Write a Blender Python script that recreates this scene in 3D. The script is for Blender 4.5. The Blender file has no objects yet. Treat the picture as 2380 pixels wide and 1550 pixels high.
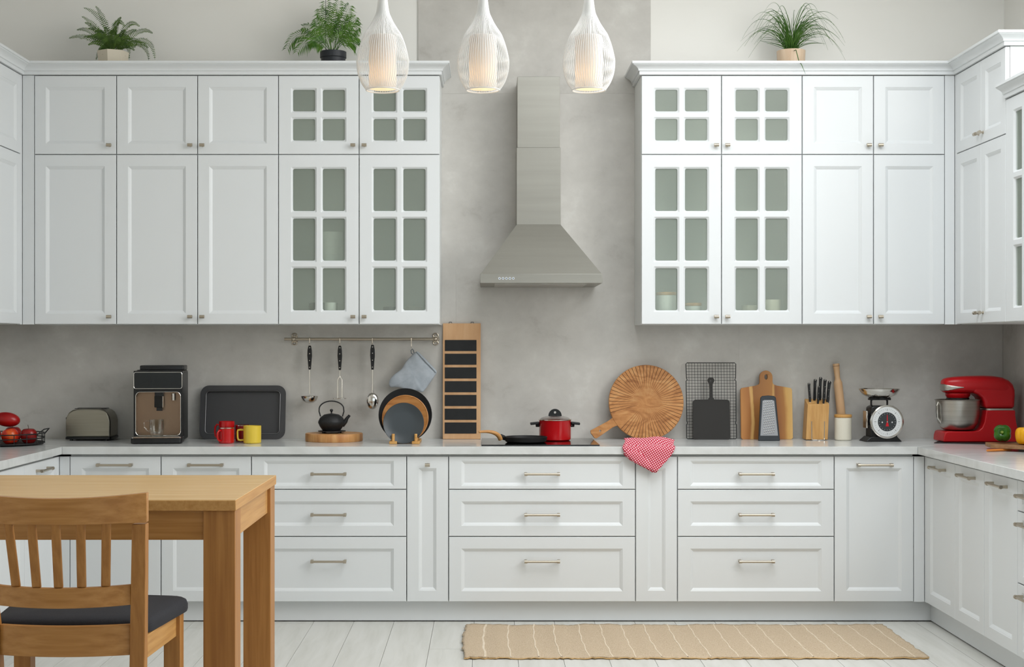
import bpy, bmesh, math, random
from mathutils import Vector, Matrix
from mathutils.geometry import tessellate_polygon
random.seed(7)
R = math.radians
sc = bpy.context.scene
COL = sc.collection

# ------------------------------------------------------------------ camera
F, CX, CY, CAMY, CAMZ = 3350.0, 1130.0, 803.0, -7.0, 1.35     # pixels of the 2380x1550 frame
cam_d = bpy.data.cameras.new('camera'); cam = bpy.data.objects.new('camera', cam_d); COL.objects.link(cam)
cam.location = (0, CAMY, CAMZ); cam.rotation_euler = (R(90), 0, 0)
cam_d.sensor_width = 36; cam_d.lens = 36*F/2380
cam_d.shift_x = (1190-CX)/2380; cam_d.shift_y = (CY-775)/2380
cam_d.clip_end = 100
sc.camera = cam

# ------------------------------------------------------------------ world, windows' daylight, exposure
w = bpy.data.worlds.new('sky'); sc.world = w; w.use_nodes = True
w.node_tree.nodes['Background'].inputs[0].default_value = (0.80, 0.90, 1.0, 1)
w.node_tree.nodes['Background'].inputs[1].default_value = 1.5
def area(name, loc, rot, sx, sy, power, col=(1, .98, .95)):
    l = bpy.data.lights.new(name, 'AREA'); l.shape = 'RECTANGLE'; l.size = sx; l.size_y = sy
    l.energy = power; l.color = col
    o = bpy.data.objects.new(name, l); COL.objects.link(o); o.location = loc; o.rotation_euler = rot
    return o
# daylight through the tall window in the right wall and the roof light
area('daylight_right_window', (2.66, -2.42, 2.37), (0, R(90), 0), 1.35, 2.1, 61, (1, .985, .96))
area('daylight_roof_light', (1.25, -1.85, 3.43), (0, 0, 0), 2.4, 2.0, 66, (.97, .985, 1))
area('rear_fill_light', (0.9, -8.33, 1.95), (R(90), 0, 0), 3.4, 2.2, 5, (.97, .985, 1))  # unseen fill light added behind the camera
vs = sc.view_settings
vs.view_transform = 'Standard'; vs.look = 'None'; vs.exposure = 0.03; vs.gamma = 1; vs.use_curve_mapping = False

# ------------------------------------------------------------------ pixel helpers (a pixel on the plane at depth Y)
def px(x, Y): return (x-CX)*(Y-CAMY)/F
def pz(y, Y): return CAMZ-(y-CY)*(Y-CAMY)/F
def ps(n, Y): return n*(Y-CAMY)/F                  # length of n pixels at depth Y
def at(x, y, Y): return Vector((px(x, Y), Y, pz(y, Y)))

# ------------------------------------------------------------------ materials
def lin(c):
    return tuple((v/12.92 if v <= .04045 else ((v+.055)/1.055)**2.4) for v in [k/255 for k in c])
def mat(name, rgb, rough=.5, metal=0, spec=.5, coat=0, trans=0, ior=1.45, sheen=0):
    m = bpy.data.materials.new(name); m.use_nodes = True
    b = m.node_tree.nodes['Principled BSDF']
    b.inputs['Base Color'].default_value = (*lin(rgb), 1); b.inputs['Roughness'].default_value = rough
    b.inputs['Metallic'].default_value = metal; b.inputs['Specular IOR Level'].default_value = spec
    b.inputs['Coat Weight'].default_value = coat; b.inputs['Coat Roughness'].default_value = .1
    b.inputs['Transmission Weight'].default_value = trans; b.inputs['IOR'].default_value = ior
    b.inputs['Sheen Weight'].default_value = sheen
    return m
def N(m, t, **kw):
    n = m.node_tree.nodes.new(t)
    for k, v in kw.items():
        if k in n.inputs: n.inputs[k].default_value = v
        else: setattr(n, k, v)
    return n
def L(m, a, b): m.node_tree.links.new(a, b)
def bs(m): return m.node_tree.nodes['Principled BSDF']
def ramp(m, stops, interp='LINEAR'):
    r = N(m, 'ShaderNodeValToRGB'); cr = r.color_ramp; cr.interpolation = interp
    while len(cr.elements) < len(stops): cr.elements.new(.5)
    for e, (p, c) in zip(cr.elements, stops): e.position = p; e.color = (*lin(c), 1)
    return r
def coords(m, scale, kind='Object', rot=(0, 0, 0)):
    tc = N(m, 'ShaderNodeTexCoord'); mp = N(m, 'ShaderNodeMapping')
    mp.inputs['Scale'].default_value = scale; mp.inputs['Rotation'].default_value = rot
    L(m, tc.outputs[kind], mp.inputs['Vector']); return mp.outputs[0]
def bump(m, src, strength=.2, dist=.002):
    b = N(m, 'ShaderNodeBump'); b.inputs['Strength'].default_value = strength; b.inputs['Distance'].default_value = dist
    L(m, src, b.inputs['Height']); L(m, b.outputs[0], bs(m).inputs['Normal'])
def noisy(name, stops, scale, detail=4, rough=.5, bumps=0, kind='Object', dist=0, metal=0, nrough=.55, **kw):
    m = mat(name, (200, 200, 200), rough, metal, **kw)
    n = N(m, 'ShaderNodeTexNoise'); n.inputs['Scale'].default_value = 1; n.inputs['Detail'].default_value = detail
    n.inputs['Roughness'].default_value = nrough; n.inputs['Distortion'].default_value = dist
    L(m, coords(m, scale, kind), n.inputs['Vector'])
    r = ramp(m, stops); L(m, n.outputs[0], r.inputs[0]); L(m, r.outputs[0], bs(m).inputs['Base Color'])
    if bumps: bump(m, n.outputs[0], bumps)
    return m
def wood(name, c0, c1, c2, scale, rough=.45, dist=.25):
    return noisy(name, [(.30, c0), (.5, c1), (.70, c2)], scale, 5, rough, .06, dist=dist)

WHITE = mat('cabinet_white', (221, 224, 225), .38)
BODYW = mat('carcass_white', (222, 224, 222), .5)
WALLW = noisy('white_plaster', [(.3, (239, 237, 231)), (.7, (242, 241, 236))], (1.3,)*3, 3, .9)
CEIL = mat('ceiling_white', (240, 240, 238), .9)
CONC = noisy('grey_concrete_panel', [(.28, (174, 170, 163)), (.42, (193, 190, 184)), (.58, (201, 198, 192)), (.74, (214, 212, 206))],
             (3.4, 3.4, 4.2), 8, .5, .02, dist=.15, nrough=.68)
FLOORM = noisy('pale_wood', [(.3, (198, 197, 190)), (.5, (207, 206, 200)), (.7, (213, 212, 207))], (22, 2.2, 22), 6, .5, .04, dist=.5)
GROUT = mat('floor_joint', (120, 118, 112), .9)
TOPM = noisy('worktop_laminate', [(.35, (203, 205, 203)), (.6, (214, 216, 215)), (.75, (219, 220, 218))], (5, 9, 5), 5, .17, dist=1.2)
NICKEL = mat('brushed_nickel', (188, 178, 162), .32, 1)
STEEL = noisy('brushed_steel', [(.3, (176, 172, 164)), (.7, (192, 188, 181))], (2, 2, 160), 3, .36, metal=1)
STEELH = noisy('hood_steel', [(.2, (149, 147, 139)), (.8, (158, 156, 148))], (1.5, 1.5, 30), 2, .42, metal=.72)
CHROME = mat('polished_steel', (214, 210, 204), .12, 1)
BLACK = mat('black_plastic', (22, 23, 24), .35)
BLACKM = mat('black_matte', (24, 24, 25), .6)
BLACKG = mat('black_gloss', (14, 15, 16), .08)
IRON = noisy('cast_iron', [(.3, (22, 22, 23)), (.7, (30, 30, 31))], (120,)*3, 2, .55, .3)
RED = mat('red_enamel', (190, 14, 22), .25, coat=.3)
REDP = mat('red_plastic', (182, 12, 22), .32)
REDMUG = mat('red_glaze', (186, 10, 16), .22, coat=.4)
YELMUG = mat('yellow_glaze', (226, 196, 66), .3, coat=.2)
CREAM = mat('cream_ceramic', (228, 222, 205), .3, coat=.2)
PORC = mat('white_porcelain', (228, 232, 230), .3)
GREYP = mat('grey_stoneware', (62, 68, 72), .38)
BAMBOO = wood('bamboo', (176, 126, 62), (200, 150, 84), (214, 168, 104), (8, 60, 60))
OAK_T = wood('oak_top_lit', (216, 174, 114), (225, 186, 128), (231, 195, 140), (2.5, 70, 70), .26)  # lighter than the other oaks: light on the tabletop put into the colour
OAK_X = wood('oak_along_x_shaded', (160, 108, 52), (174, 122, 64), (186, 134, 75), (2.5, 70, 70), .32)  # darker oak: shade on aprons and rails put into the colour
OAK_Z = wood('oak_along_z_shaded', (152, 100, 46), (166, 113, 55), (178, 125, 65), (70, 70, 2.5))  # legs and posts darker, their shaded faces painted in
OAK_Y = wood('oak_along_y', (174, 124, 64), (188, 139, 78), (198, 150, 89), (70, 2.5, 70))  # lighter than the front oak, light on the side aprons painted in
BEECH = wood('beech_board', (196, 150, 106), (208, 164, 120), (219, 180, 138), (14, 14, 2))
PINWOOD = wood('rolling_pin_wood', (206, 164, 120), (216, 176, 134), (224, 188, 148), (30, 30, 4))
KNIFEBLK = wood('knife_block_wood', (186, 136, 74), (202, 154, 92), (214, 170, 110), (50, 50, 5))
TEAK = wood('teak_board', (150, 94, 46), (188, 130, 74), (206, 156, 100), (7, 7, 14), dist=2)
PLATEW = wood('plate_wood', (150, 94, 46), (178, 120, 64), (196, 142, 84), (6, 40, 40))
BARK = wood('log_slice_wood', (166, 108, 58), (196, 142, 86), (212, 164, 110), (26, 26, 4))
WALNUT = wood('board_walnut', (120, 84, 52), (146, 106, 70), (166, 126, 88), (4, 40, 40))
HANDLEW = wood('pan_handle_wood', (170, 116, 62), (192, 138, 80), (206, 156, 98), (8, 40, 40))
GROOVE = mat('dark_groove', (104, 62, 30), .7)
SEATF = noisy('charcoal_fabric', [(.3, (34, 34, 38)), (.7, (46, 46, 51))], (500,)*3, 2, .9, .2)
MITT = noisy('grey_blue_cotton', [(.3, (164, 172, 180)), (.7, (182, 189, 196))], (26,)*3, 5, .9, .4)
TRAYM = mat('nonstick_grey', (68, 68, 70), .42, .3)
CHALK = noisy('chalkboard', [(.3, (22, 23, 24)), (.7, (27, 28, 29))], (30,)*3, 3, .65)
COPPER = mat('bronze_panel', (150, 128, 108), .3, .9)
GREENL = noisy('fern_green', [(.3, (48, 78, 22)), (.7, (92, 122, 46))], (30,)*3, 2, .5)
PALML = noisy('palm_green', [(.3, (44, 88, 22)), (.7, (98, 140, 44))], (24,)*3, 2, .45)
GRASSL = noisy('grass_green', [(.3, (40, 82, 24)), (.7, (84, 122, 46))], (24,)*3, 2, .45)
SOIL = mat('soil', (50, 38, 28), .95)
POTC = mat('cream_pot', (224, 214, 194), .5)
POTB = mat('dark_pot', (40, 43, 48), .5)
POTW = wood('pale_wood_pot', (206, 176, 146), (216, 190, 162), (226, 203, 178), (30, 30, 4))
DIALW = mat('dial_white', (226, 228, 228), .4)
LAMPW = mat('lamp_white', (238, 237, 234), .4)
PEPG = noisy('green_pepper_skin', [(.3, (36, 84, 14)), (.7, (66, 116, 26))], (18,)*3, 2, .2)
PEPY = noisy('yellow_pepper_skin', [(.3, (232, 158, 10)), (.7, (248, 186, 26))], (18,)*3, 2, .2)
PEPR = mat('red_pepper_skin', (186, 28, 22), .2)
STEMG = mat('pepper_stem', (120, 140, 50), .5)
CARROT = noisy('carrot_skin', [(.3, (206, 116, 40)), (.7, (224, 140, 66))], (10, 60, 60), 2, .5)
APPLED = noisy('dark_red_apple', [(.35, (112, 14, 16)), (.65, (150, 26, 22))], (20, 20, 60), 3, .25)
APPLEO = noisy('orange_red_apple', [(.35, (172, 20, 14)), (.5, (196, 46, 20)), (.72, (226, 120, 40))], (16, 16, 10), 3, .25)
MANGO = noisy('red_mango', [(.35, (138, 8, 14)), (.7, (176, 20, 18))], (10,)*3, 2, .28)
LEMON = mat('yellow_lemon', (236, 178, 20), .4)
STALK = mat('stalk_brown', (70, 50, 30), .8)
SHELFG = mat('glass_shelf', (120, 160, 140), .05, trans=.5)

# wood stripes of the acacia chopping board
ACACIA = mat('acacia', (170, 110, 50), .45)
_n = N(ACACIA, 'ShaderNodeTexNoise'); _n.inputs['Scale'].default_value = 1; _n.inputs['Detail'].default_value = 4
L(ACACIA, coords(ACACIA, (5, 5, 2.4)), _n.inputs['Vector'])
_tc = N(ACACIA, 'ShaderNodeTexCoord'); _sx = N(ACACIA, 'ShaderNodeSeparateXYZ'); L(ACACIA, _tc.outputs['Object'], _sx.inputs[0])
_m1 = N(ACACIA, 'ShaderNodeMath', operation='MULTIPLY_ADD'); _m1.inputs[1].default_value = 3.6; _m1.inputs[2].default_value = .37
L(ACACIA, _sx.outputs[0], _m1.inputs[0])
_m2 = N(ACACIA, 'ShaderNodeMath', operation='MULTIPLY_ADD'); _m2.inputs[1].default_value = .26
L(ACACIA, _n.outputs[0], _m2.inputs[0]); L(ACACIA, _m1.outputs[0], _m2.inputs[2])
_r = ramp(ACACIA, [(0, (184, 126, 66)), (.17, (168, 108, 54)), (.2, (214, 170, 104)), (.235, (206, 160, 92)), (.25, (150, 98, 48)), (.45, (166, 112, 58)),
                   (.62, (176, 122, 62)), (.64, (210, 164, 96)), (.68, (144, 88, 44)), (.82, (168, 112, 54)), (.88, (206, 160, 88)), (1, (216, 176, 110))])
L(ACACIA, _m2.outputs[0], _r.inputs[0]); L(ACACIA, _r.outputs[0], bs(ACACIA).inputs['Base Color'])

# slender woven rug: weave, flecks and lighter bands running across
RUGM = mat('woven_jute', (206, 182, 150), .95)
_n = N(RUGM, 'ShaderNodeTexNoise'); _n.inputs['Scale'].default_value = 1; _n.inputs['Detail'].default_value = 4
L(RUGM, coords(RUGM, (420, 80, 60)), _n.inputs['Vector'])
_r = ramp(RUGM, [(.25, (146, 118, 90)), (.36, (188, 167, 140)), (.6, (198, 178, 152)), (.75, (212, 195, 172))]); L(RUGM, _n.outputs[0], _r.inputs[0])
L(RUGM, _r.outputs[0], bs(RUGM).inputs['Base Color']); bump(RUGM, _n.outputs[0], .6, .004)
RUGB = noisy('rug_light_band', [(.3, (208, 190, 164)), (.7, (226, 212, 192))], (90, 40, 60), 3, .95, .5)

# gingham from the towel's own uv
GING = mat('red_gingham', (200, 40, 60), .9)
_uv = N(GING, 'ShaderNodeTexCoord'); _s = N(GING, 'ShaderNodeSeparateXYZ'); L(GING, _uv.outputs['UV'], _s.inputs[0])
_st = []
for k in (0, 1):
    a = N(GING, 'ShaderNodeMath', operation='MULTIPLY'); a.inputs[1].default_value = 1/.0098; L(GING, _s.outputs[k], a.inputs[0])
    b = N(GING, 'ShaderNodeMath', operation='FRACT'); L(GING, a.outputs[0], b.inputs[0])
    c = N(GING, 'ShaderNodeMath', operation='GREATER_THAN'); c.inputs[1].default_value = .45; L(GING, b.outputs[0], c.inputs[0]); _st.append(c)
_a = N(GING, 'ShaderNodeMath', operation='ADD'); L(GING, _st[0].outputs[0], _a.inputs[0]); L(GING, _st[1].outputs[0], _a.inputs[1])
_h = N(GING, 'ShaderNodeMath', operation='MULTIPLY'); _h.inputs[1].default_value = .5; L(GING, _a.outputs[0], _h.inputs[0])
_r = ramp(GING, [(0, (244, 232, 234)), (.34, (206, 84, 104)), (.75, (168, 18, 44))], 'CONSTANT'); L(GING, _h.outputs[0], _r.inputs[0])
L(GING, _r.outputs[0], bs(GING).inputs['Base Color'])

def frosted(name, tint, clear, rough):
    m = bpy.data.materials.new(name); m.use_nodes = True; nt = m.node_tree; nt.nodes.clear()
    out = N(m, 'ShaderNodeOutputMaterial'); tr = N(m, 'ShaderNodeBsdfTransparent'); rf = N(m, 'ShaderNodeBsdfRefraction')
    rf.inputs['Roughness'].default_value = rough; rf.inputs['IOR'].default_value = 1.12
    for n in (tr, rf): n.inputs['Color'].default_value = (*tint, 1)
    mx = N(m, 'ShaderNodeMixShader'); mx.inputs[0].default_value = clear; L(m, rf.outputs[0], mx.inputs[1]); L(m, tr.outputs[0], mx.inputs[2])
    gl = N(m, 'ShaderNodeBsdfGlossy'); gl.inputs['Roughness'].default_value = .25
    m2 = N(m, 'ShaderNodeMixShader'); m2.inputs[0].default_value = .05; L(m, mx.outputs[0], m2.inputs[1]); L(m, gl.outputs[0], m2.inputs[2])
    df = N(m, 'ShaderNodeBsdfDiffuse'); df.inputs[0].default_value = (.66, .73, .64, 1)
    m3 = N(m, 'ShaderNodeMixShader'); m3.inputs[0].default_value = .15; L(m, m2.outputs[0], m3.inputs[1]); L(m, df.outputs[0], m3.inputs[2])
    L(m, m3.outputs[0], out.inputs[0]); return m
FROST = frosted('frosted_glass', (.93, .955, .92), .7, .2)
def clearglass(name, tint=(.97, .98, .97)):
    m = bpy.data.materials.new(name); m.use_nodes = True; nt = m.node_tree; nt.nodes.clear()
    out = N(m, 'ShaderNodeOutputMaterial'); tr = N(m, 'ShaderNodeBsdfTransparent'); tr.inputs[0].default_value = (*tint, 1)
    gl = N(m, 'ShaderNodeBsdfGlossy'); gl.inputs['Roughness'].default_value = .03
    fr = N(m, 'ShaderNodeLayerWeight'); fr.inputs[0].default_value = .22
    mx = N(m, 'ShaderNodeMixShader'); L(m, fr.outputs['Facing'], mx.inputs[0]); L(m, tr.outputs[0], mx.inputs[1]); L(m, gl.outputs[0], mx.inputs[2])
    L(m, mx.outputs[0], out.inputs[0]); return m
CLEAR = clearglass('clear_glass')
def opal(name):
    m = bpy.data.materials.new(name); m.use_nodes = True; nt = m.node_tree; nt.nodes.clear()
    out = N(m, 'ShaderNodeOutputMaterial'); tl = N(m, 'ShaderNodeBsdfTranslucent'); df = N(m, 'ShaderNodeBsdfDiffuse')
    tl.inputs[0].default_value = (.9, .87, .83, 1); df.inputs[0].default_value = (.88, .88, .87, 1)
    mx = N(m, 'ShaderNodeMixShader'); mx.inputs[0].default_value = .55; L(m, tl.outputs[0], mx.inputs[1]); L(m, df.outputs[0], mx.inputs[2])
    L(m, mx.outputs[0], out.inputs[0]); return m
OPAL = opal('opal_glass')
def glow(name, rgb, s):
    m = bpy.data.materials.new(name); m.use_nodes = True; nt = m.node_tree; nt.nodes.clear()
    out = N(m, 'ShaderNodeOutputMaterial'); e = N(m, 'ShaderNodeEmission'); e.inputs[0].default_value = (*rgb, 1); e.inputs[1].default_value = s
    L(m, e.outputs[0], out.inputs[0]); return m
BULB = glow('warm_bulb', (1, .60, .26), 9)

# ------------------------------------------------------------------ mesh helpers
I4 = Matrix.Identity(4)
def T(x=0, y=0, z=0): return Matrix.Translation((x, y, z))
def RX(d): return Matrix.Rotation(R(d), 4, 'X')
def RY(d): return Matrix.Rotation(R(d), 4, 'Y')
def RZ(d): return Matrix.Rotation(R(d), 4, 'Z')
def NB(): return bmesh.new()
def box(bm, x0, x1, y0, y1, z0, z1, M=I4):
    v = [bm.verts.new(M @ Vector(p)) for p in ((x0, y0, z0), (x1, y0, z0), (x1, y1, z0), (x0, y1, z0), (x0, y0, z1), (x1, y0, z1), (x1, y1, z1), (x0, y1, z1))]
    for f in ((3, 2, 1, 0), (4, 5, 6, 7), (0, 1, 5, 4), (1, 2, 6, 5), (2, 3, 7, 6), (3, 0, 4, 7)): bm.faces.new([v[i] for i in f])
    return bm
def lathe(bm, prof, n=40, M=I4, caps=True, sx=1, sy=1):
    rings = []
    for r, z in prof:
        if r < 1e-6: rings.append([bm.verts.new(M @ Vector((0, 0, z)))])
        else: rings.append([bm.verts.new(M @ Vector((sx*r*math.cos(2*math.pi*k/n), sy*r*math.sin(2*math.pi*k/n), z))) for k in range(n)])
    for a, b in zip(rings, rings[1:]):
        for k in range(n):
            q = (k+1) % n
            if len(a) == 1 and len(b) == 1: continue
            if len(a) == 1: bm.faces.new([a[0], b[q], b[k]])
            elif len(b) == 1: bm.faces.new([a[k], a[q], b[0]])
            else: bm.faces.new([a[k], a[q], b[q], b[k]])
    if caps:
        if len(rings[0]) > 1: bm.faces.new(rings[0][::-1])
        if len(rings[-1]) > 1: bm.faces.new(rings[-1])
    return bm
def tube(bm, pts, r, n=8, closed=False, M=I4, caps=True):
    pts = [Vector(p) for p in pts]; m = len(pts); rs = r if isinstance(r, (list, tuple)) else [r]*m
    up = None; rings = []
    for i, p in enumerate(pts):
        if closed: t = pts[(i+1) % m]-pts[i-1]
        else: t = pts[min(i+1, m-1)]-pts[max(i-1, 0)]
        t.normalize()
        if up is None: up = Vector((0, 0, 1)) if abs(t.z) < .9 else Vector((0, 1, 0))
        up = (up-t*up.dot(t)); up.normalize(); s = t.cross(up)
        rings.append([bm.verts.new(M @ (p+rs[i]*(math.cos(2*math.pi*k/n)*up+math.sin(2*math.pi*k/n)*s))) for k in range(n)])
    for i in range(m if closed else m-1):
        a, b = rings[i], rings[(i+1) % m]
        for k in range(n): bm.faces.new([a[k], a[(k+1) % n], b[(k+1) % n], b[k]])
    if caps and not closed: bm.faces.new(rings[0][::-1]); bm.faces.new(rings[-1])
    return bm
def cyl(bm, p0, p1, r, r1=None, n=20, M=I4): return tube(bm, [p0, p1], [r, r if r1 is None else r1], n, M=M)
def prism(bm, poly, a0, a1, plane='xz', holes=(), M=I4):
    """extrude a 2d outline (with holes) along the third axis"""
    def P(u, v, a): return M @ Vector({'xz': (u, a, v), 'xy': (u, v, a), 'yz': (a, u, v)}[plane])
    loops = [list(poly)]+[list(h) for h in holes]
    A = [[bm.verts.new(P(u, v, a0)) for u, v in l] for l in loops]; B = [[bm.verts.new(P(u, v, a1)) for u, v in l] for l in loops]
    for a, b in zip(A, B):
        k = len(a)
        for i in range(k): bm.faces.new([a[i], a[(i+1) % k], b[(i+1) % k], b[i]])
    if holes:
        tri = tessellate_polygon([[Vector((u, v, 0)) for u, v in l] for l in loops])
        fa = [v for l in A for v in l]; fb = [v for l in B for v in l]
        for t in tri:
            try: bm.faces.new([fa[i] for i in t]); bm.faces.new([fb[i] for i in t])
            except ValueError: pass
    else: bm.faces.new(A[0]); bm.faces.new(B[0][::-1])
    return bm
def rrect(x0, x1, z0, z1, r, n=4):
    o = []
    for cx, cz, a in ((x1-r, z1-r, 0), (x0+r, z1-r, 90), (x0+r, z0+r, 180), (x1-r, z0+r, 270)):
        for k in range(n+1): t = R(a+90*k/n); o.append((cx+r*math.cos(t), cz+r*math.sin(t)))
    return o
def circ(cx, cz, r, n=24): return [(cx+r*math.cos(2*math.pi*k/n), cz+r*math.sin(2*math.pi*k/n)) for k in range(n)]
def ball(bm, c, r, M=I4, sx=1, sy=1, sz=1, n=16):
    prof = [(r*math.sin(math.pi*k/n) if 0 < k < n else 0, -r*math.cos(math.pi*k/n)*sz) for k in range(n+1)]
    return lathe(bm, prof, 2*n, M @ T(*c), sx=sx, sy=sy)
def mesh(name, bm, m, smooth=35):
    bmesh.ops.recalc_face_normals(bm, faces=bm.faces)
    me = bpy.data.meshes.new(name); bm.to_mesh(me); bm.free()
    if smooth:
        for p in me.polygons: p.use_smooth = True
        me.set_sharp_from_angle(angle=R(smooth))
    if m: me.materials.append(m)
    return me
def obj(name, me, parent=None, loc=(0, 0, 0), rot=(0, 0, 0)):
    o = bpy.data.objects.new(name, me); COL.objects.link(o); o.parent = parent; o.location = loc; o.rotation_euler = rot
    return o
def part(name, bm, m, parent, loc=(0, 0, 0), bevel=0, smooth=35, seg=2, sub=0, label=None, rot=(0, 0, 0)):
    o = obj(name, mesh(name, bm, m, smooth), parent, loc, rot)
    if bevel:
        b = o.modifiers.new('bevel', 'BEVEL'); b.width = bevel; b.segments = seg; b.limit_method = 'ANGLE'; b.angle_limit = R(40)
    if sub:
        s = o.modifiers.new('sub', 'SUBSURF'); s.levels = sub; s.render_levels = sub
    if label: o['label'] = label
    return o
def tag(o, label, cat, group=None):
    o['label'] = label; o['category'] = cat
    if group: o['group'] = group
    return o
def thing(name, label, cat, loc=(0, 0, 0), rz=0, group=None, rot=None):
    o = bpy.data.objects.new(name, None); COL.objects.link(o); o.location = loc; o.empty_display_size = .05
    o.rotation_euler = rot if rot else (0, 0, R(rz))
    return tag(o, label, cat, group)
def struct(name, bm, m, parent=None, bevel=0):
    o = part(name, bm, m, parent, bevel=bevel)
    o['kind'] = 'structure'; return o
def bez(p0, p1, p2, n):
    return [p0*(1-t)**2+p1*2*t*(1-t)+p2*t*t for t in [k/n for k in range(n+1)]]

# ------------------------------------------------------------------ measures of the kitchen
WALLY = .60                      # back wall
XL, XR = -2.72, 2.73             # side walls
YF, ZC = -8.45, 3.45             # wall behind the camera, ceiling
UY = .25                         # front of wall cabinets
RUX, LUX = 2.357, -2.333         # fronts of the side wall cabinets
RBX, LBX = 2.129, -2.073         # fronts of the side base cabinets
WT, WB = .8604, .8229            # worktop top / underside
UB, UM, UT = 1.456, 2.311, 2.709  # wall cabinets: bottom, split, top
def ux(x): return px(x, UY)
def bx_(x): return px(x, 0)

# ------------------------------------------------------------------ room shell
struct('wall_back', box(NB(), XL-.1, XR+.1, WALLY, WALLY+.1, -.08, ZC), WALLW)
struct('wall_left', box(NB(), XL-.1, XL, YF, WALLY, -.08, ZC), WALLW)
bm = NB()
for a in ((YF, -3.5, 0, ZC), (-1.34, WALLY, 0, ZC), (-3.5, -1.34, 0, 1.67), (-3.5, -1.34, 3.07, ZC)): box(bm, XR, XR+.1, a[0], a[1], a[2]-(.08 if a[2] == 0 else 0), a[3])
struct('wall_right', bm, WALLW)
bm = NB()
for a in ((XL, -.8, 0, ZC), (2.6, XR, 0, ZC), (-.8, 2.6, 0, .85), (-.8, 2.6, 3.05, ZC)): box(bm, a[0], a[1], YF-.1, YF, a[2]-(.08 if a[2] == 0 else 0), a[3])
struct('wall_rear', bm, WALLW)
RLX0, RLX1, RLY0, RLY1 = .03, 2.47, -2.87, -.83
struct('ceiling', prism(NB(), [(XL-.1, YF-.1), (XR+.1, YF-.1), (XR+.1, WALLY+.1), (XL-.1, WALLY+.1)], ZC, ZC+.1, 'xy', holes=[[(RLX0, RLY0), (RLX1, RLY0), (RLX1, RLY1), (RLX0, RLY1)]]), CEIL)
def window(name, u0, u1, z0, z1, M):
    fr = NB()
    prism(fr, [(u0, z0), (u1, z0), (u1, z1), (u0, z1)], 0, .07, holes=[[(u0+.06+i*(u1-u0)/3, z0+.06), (u0-.03+(i+1)*(u1-u0)/3, z0+.06), (u0-.03+(i+1)*(u1-u0)/3, z1-.06), (u0+.06+i*(u1-u0)/3, z1-.06)] for i in range(3)], M=M)
    o = struct(name, fr, WHITE)
    for i in range(3):
        part('window_pane', box(NB(), u0+.05+i*(u1-u0)/3, u0-.02+(i+1)*(u1-u0)/3, .03, .036, z0+.05, z1-.05, M), CLEAR, o)
window('window_1', 1.34, 3.5, 1.67, 3.07, T(XR+.02, 0, 0) @ RZ(-90))
window('fill_window_2', -.8, 2.6, .85, 3.05, T(0, YF-.02, 0) @ Matrix.Scale(-1, 4, (0, 1, 0)))  # unseen window added to go with the rear fill light

window('window_3', RLX0, RLX1, RLY0, RLY1, T(0, 0, ZC+.02) @ Matrix(((1, 0, 0, 0), (0, 0, 1, 0), (0, 1, 0, 0), (0, 0, 0, 1))))

# floor: a base with single planks on it
fl = struct('floor', box(NB(), XL, XR, YF, WALLY, -.08, -.012), GROUT)
PW = .1957; x0 = (728-CX)*7.013/F
k0 = math.floor((XL-x0)/PW)
i = k0
while x0+i*PW < XR:
    a, b = max(XL, x0+i*PW), min(XR, x0+(i+1)*PW); i += 1
    y = YF-random.random()*1.5
    while y < WALLY:
        y1 = y+1.82; s, e = max(YF, y), min(WALLY, y1); y = y1
        if e-s < .05 or b-a < .02: continue
        cxp, cyp = (a+b)/2, (s+e)/2
        q = part('plank', box(NB(), (a-cxp)+.0009, (b-cxp)-.0009, s-cyp+.001, e-cyp-.001, -.0125, 0), FLOORM, fl, (cxp, cyp, 0))

# grey concrete panels on the back wall (and on the right wall under the cabinets)
wb = bpy.data.objects['wall_back']; wr = bpy.data.objects['wall_right']
gx0, gx1 = px(972, WALLY), px(1512, WALLY); gs = pz(218, WALLY); BP = WALLY-.008
s1, s2, s3 = px(1060, WALLY), px(1717, WALLY), px(2053, WALLY); e = .00015
for (a, b, z0, z1) in ((gx0, gx1, gs+.0002, ZC), (px(1000, WALLY), s2-e, UB+.3, gs-.0002), (s1+e, s2-e, WT-.03, UB+.3), (XL, s1-e, WT-.03, UB+.3), (s2+e, s3-e, WT-.03, UB+.6), (s3+e, XR-.009, WT-.03, UB+.6)):
    mx_, mz_ = (a+b)/2, (z0+z1)/2
    part('concrete_panel', box(NB(), a-mx_, b-mx_, 0, WALLY+.001-BP, z0-mz_, z1-mz_), CONC, wb, (mx_, BP, mz_))
part('concrete_panel', box(NB(), XR-.008, XR+.001, -2.2, BP-.001, WT-.03, UB+.3), CONC, wr)

# toe kicks
struct('baseboard_back', box(NB(), LBX-.05, RBX+.05, .05, .066, .006, .1046), WHITE)
struct('baseboard_right', box(NB(), RBX+.045, RBX+.061, -2.2, .049, .006, .1046), WHITE)
struct('baseboard_left', box(NB(), LBX-.061, LBX-.045, -2.2, .049, .006, .1046), WHITE)

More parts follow.
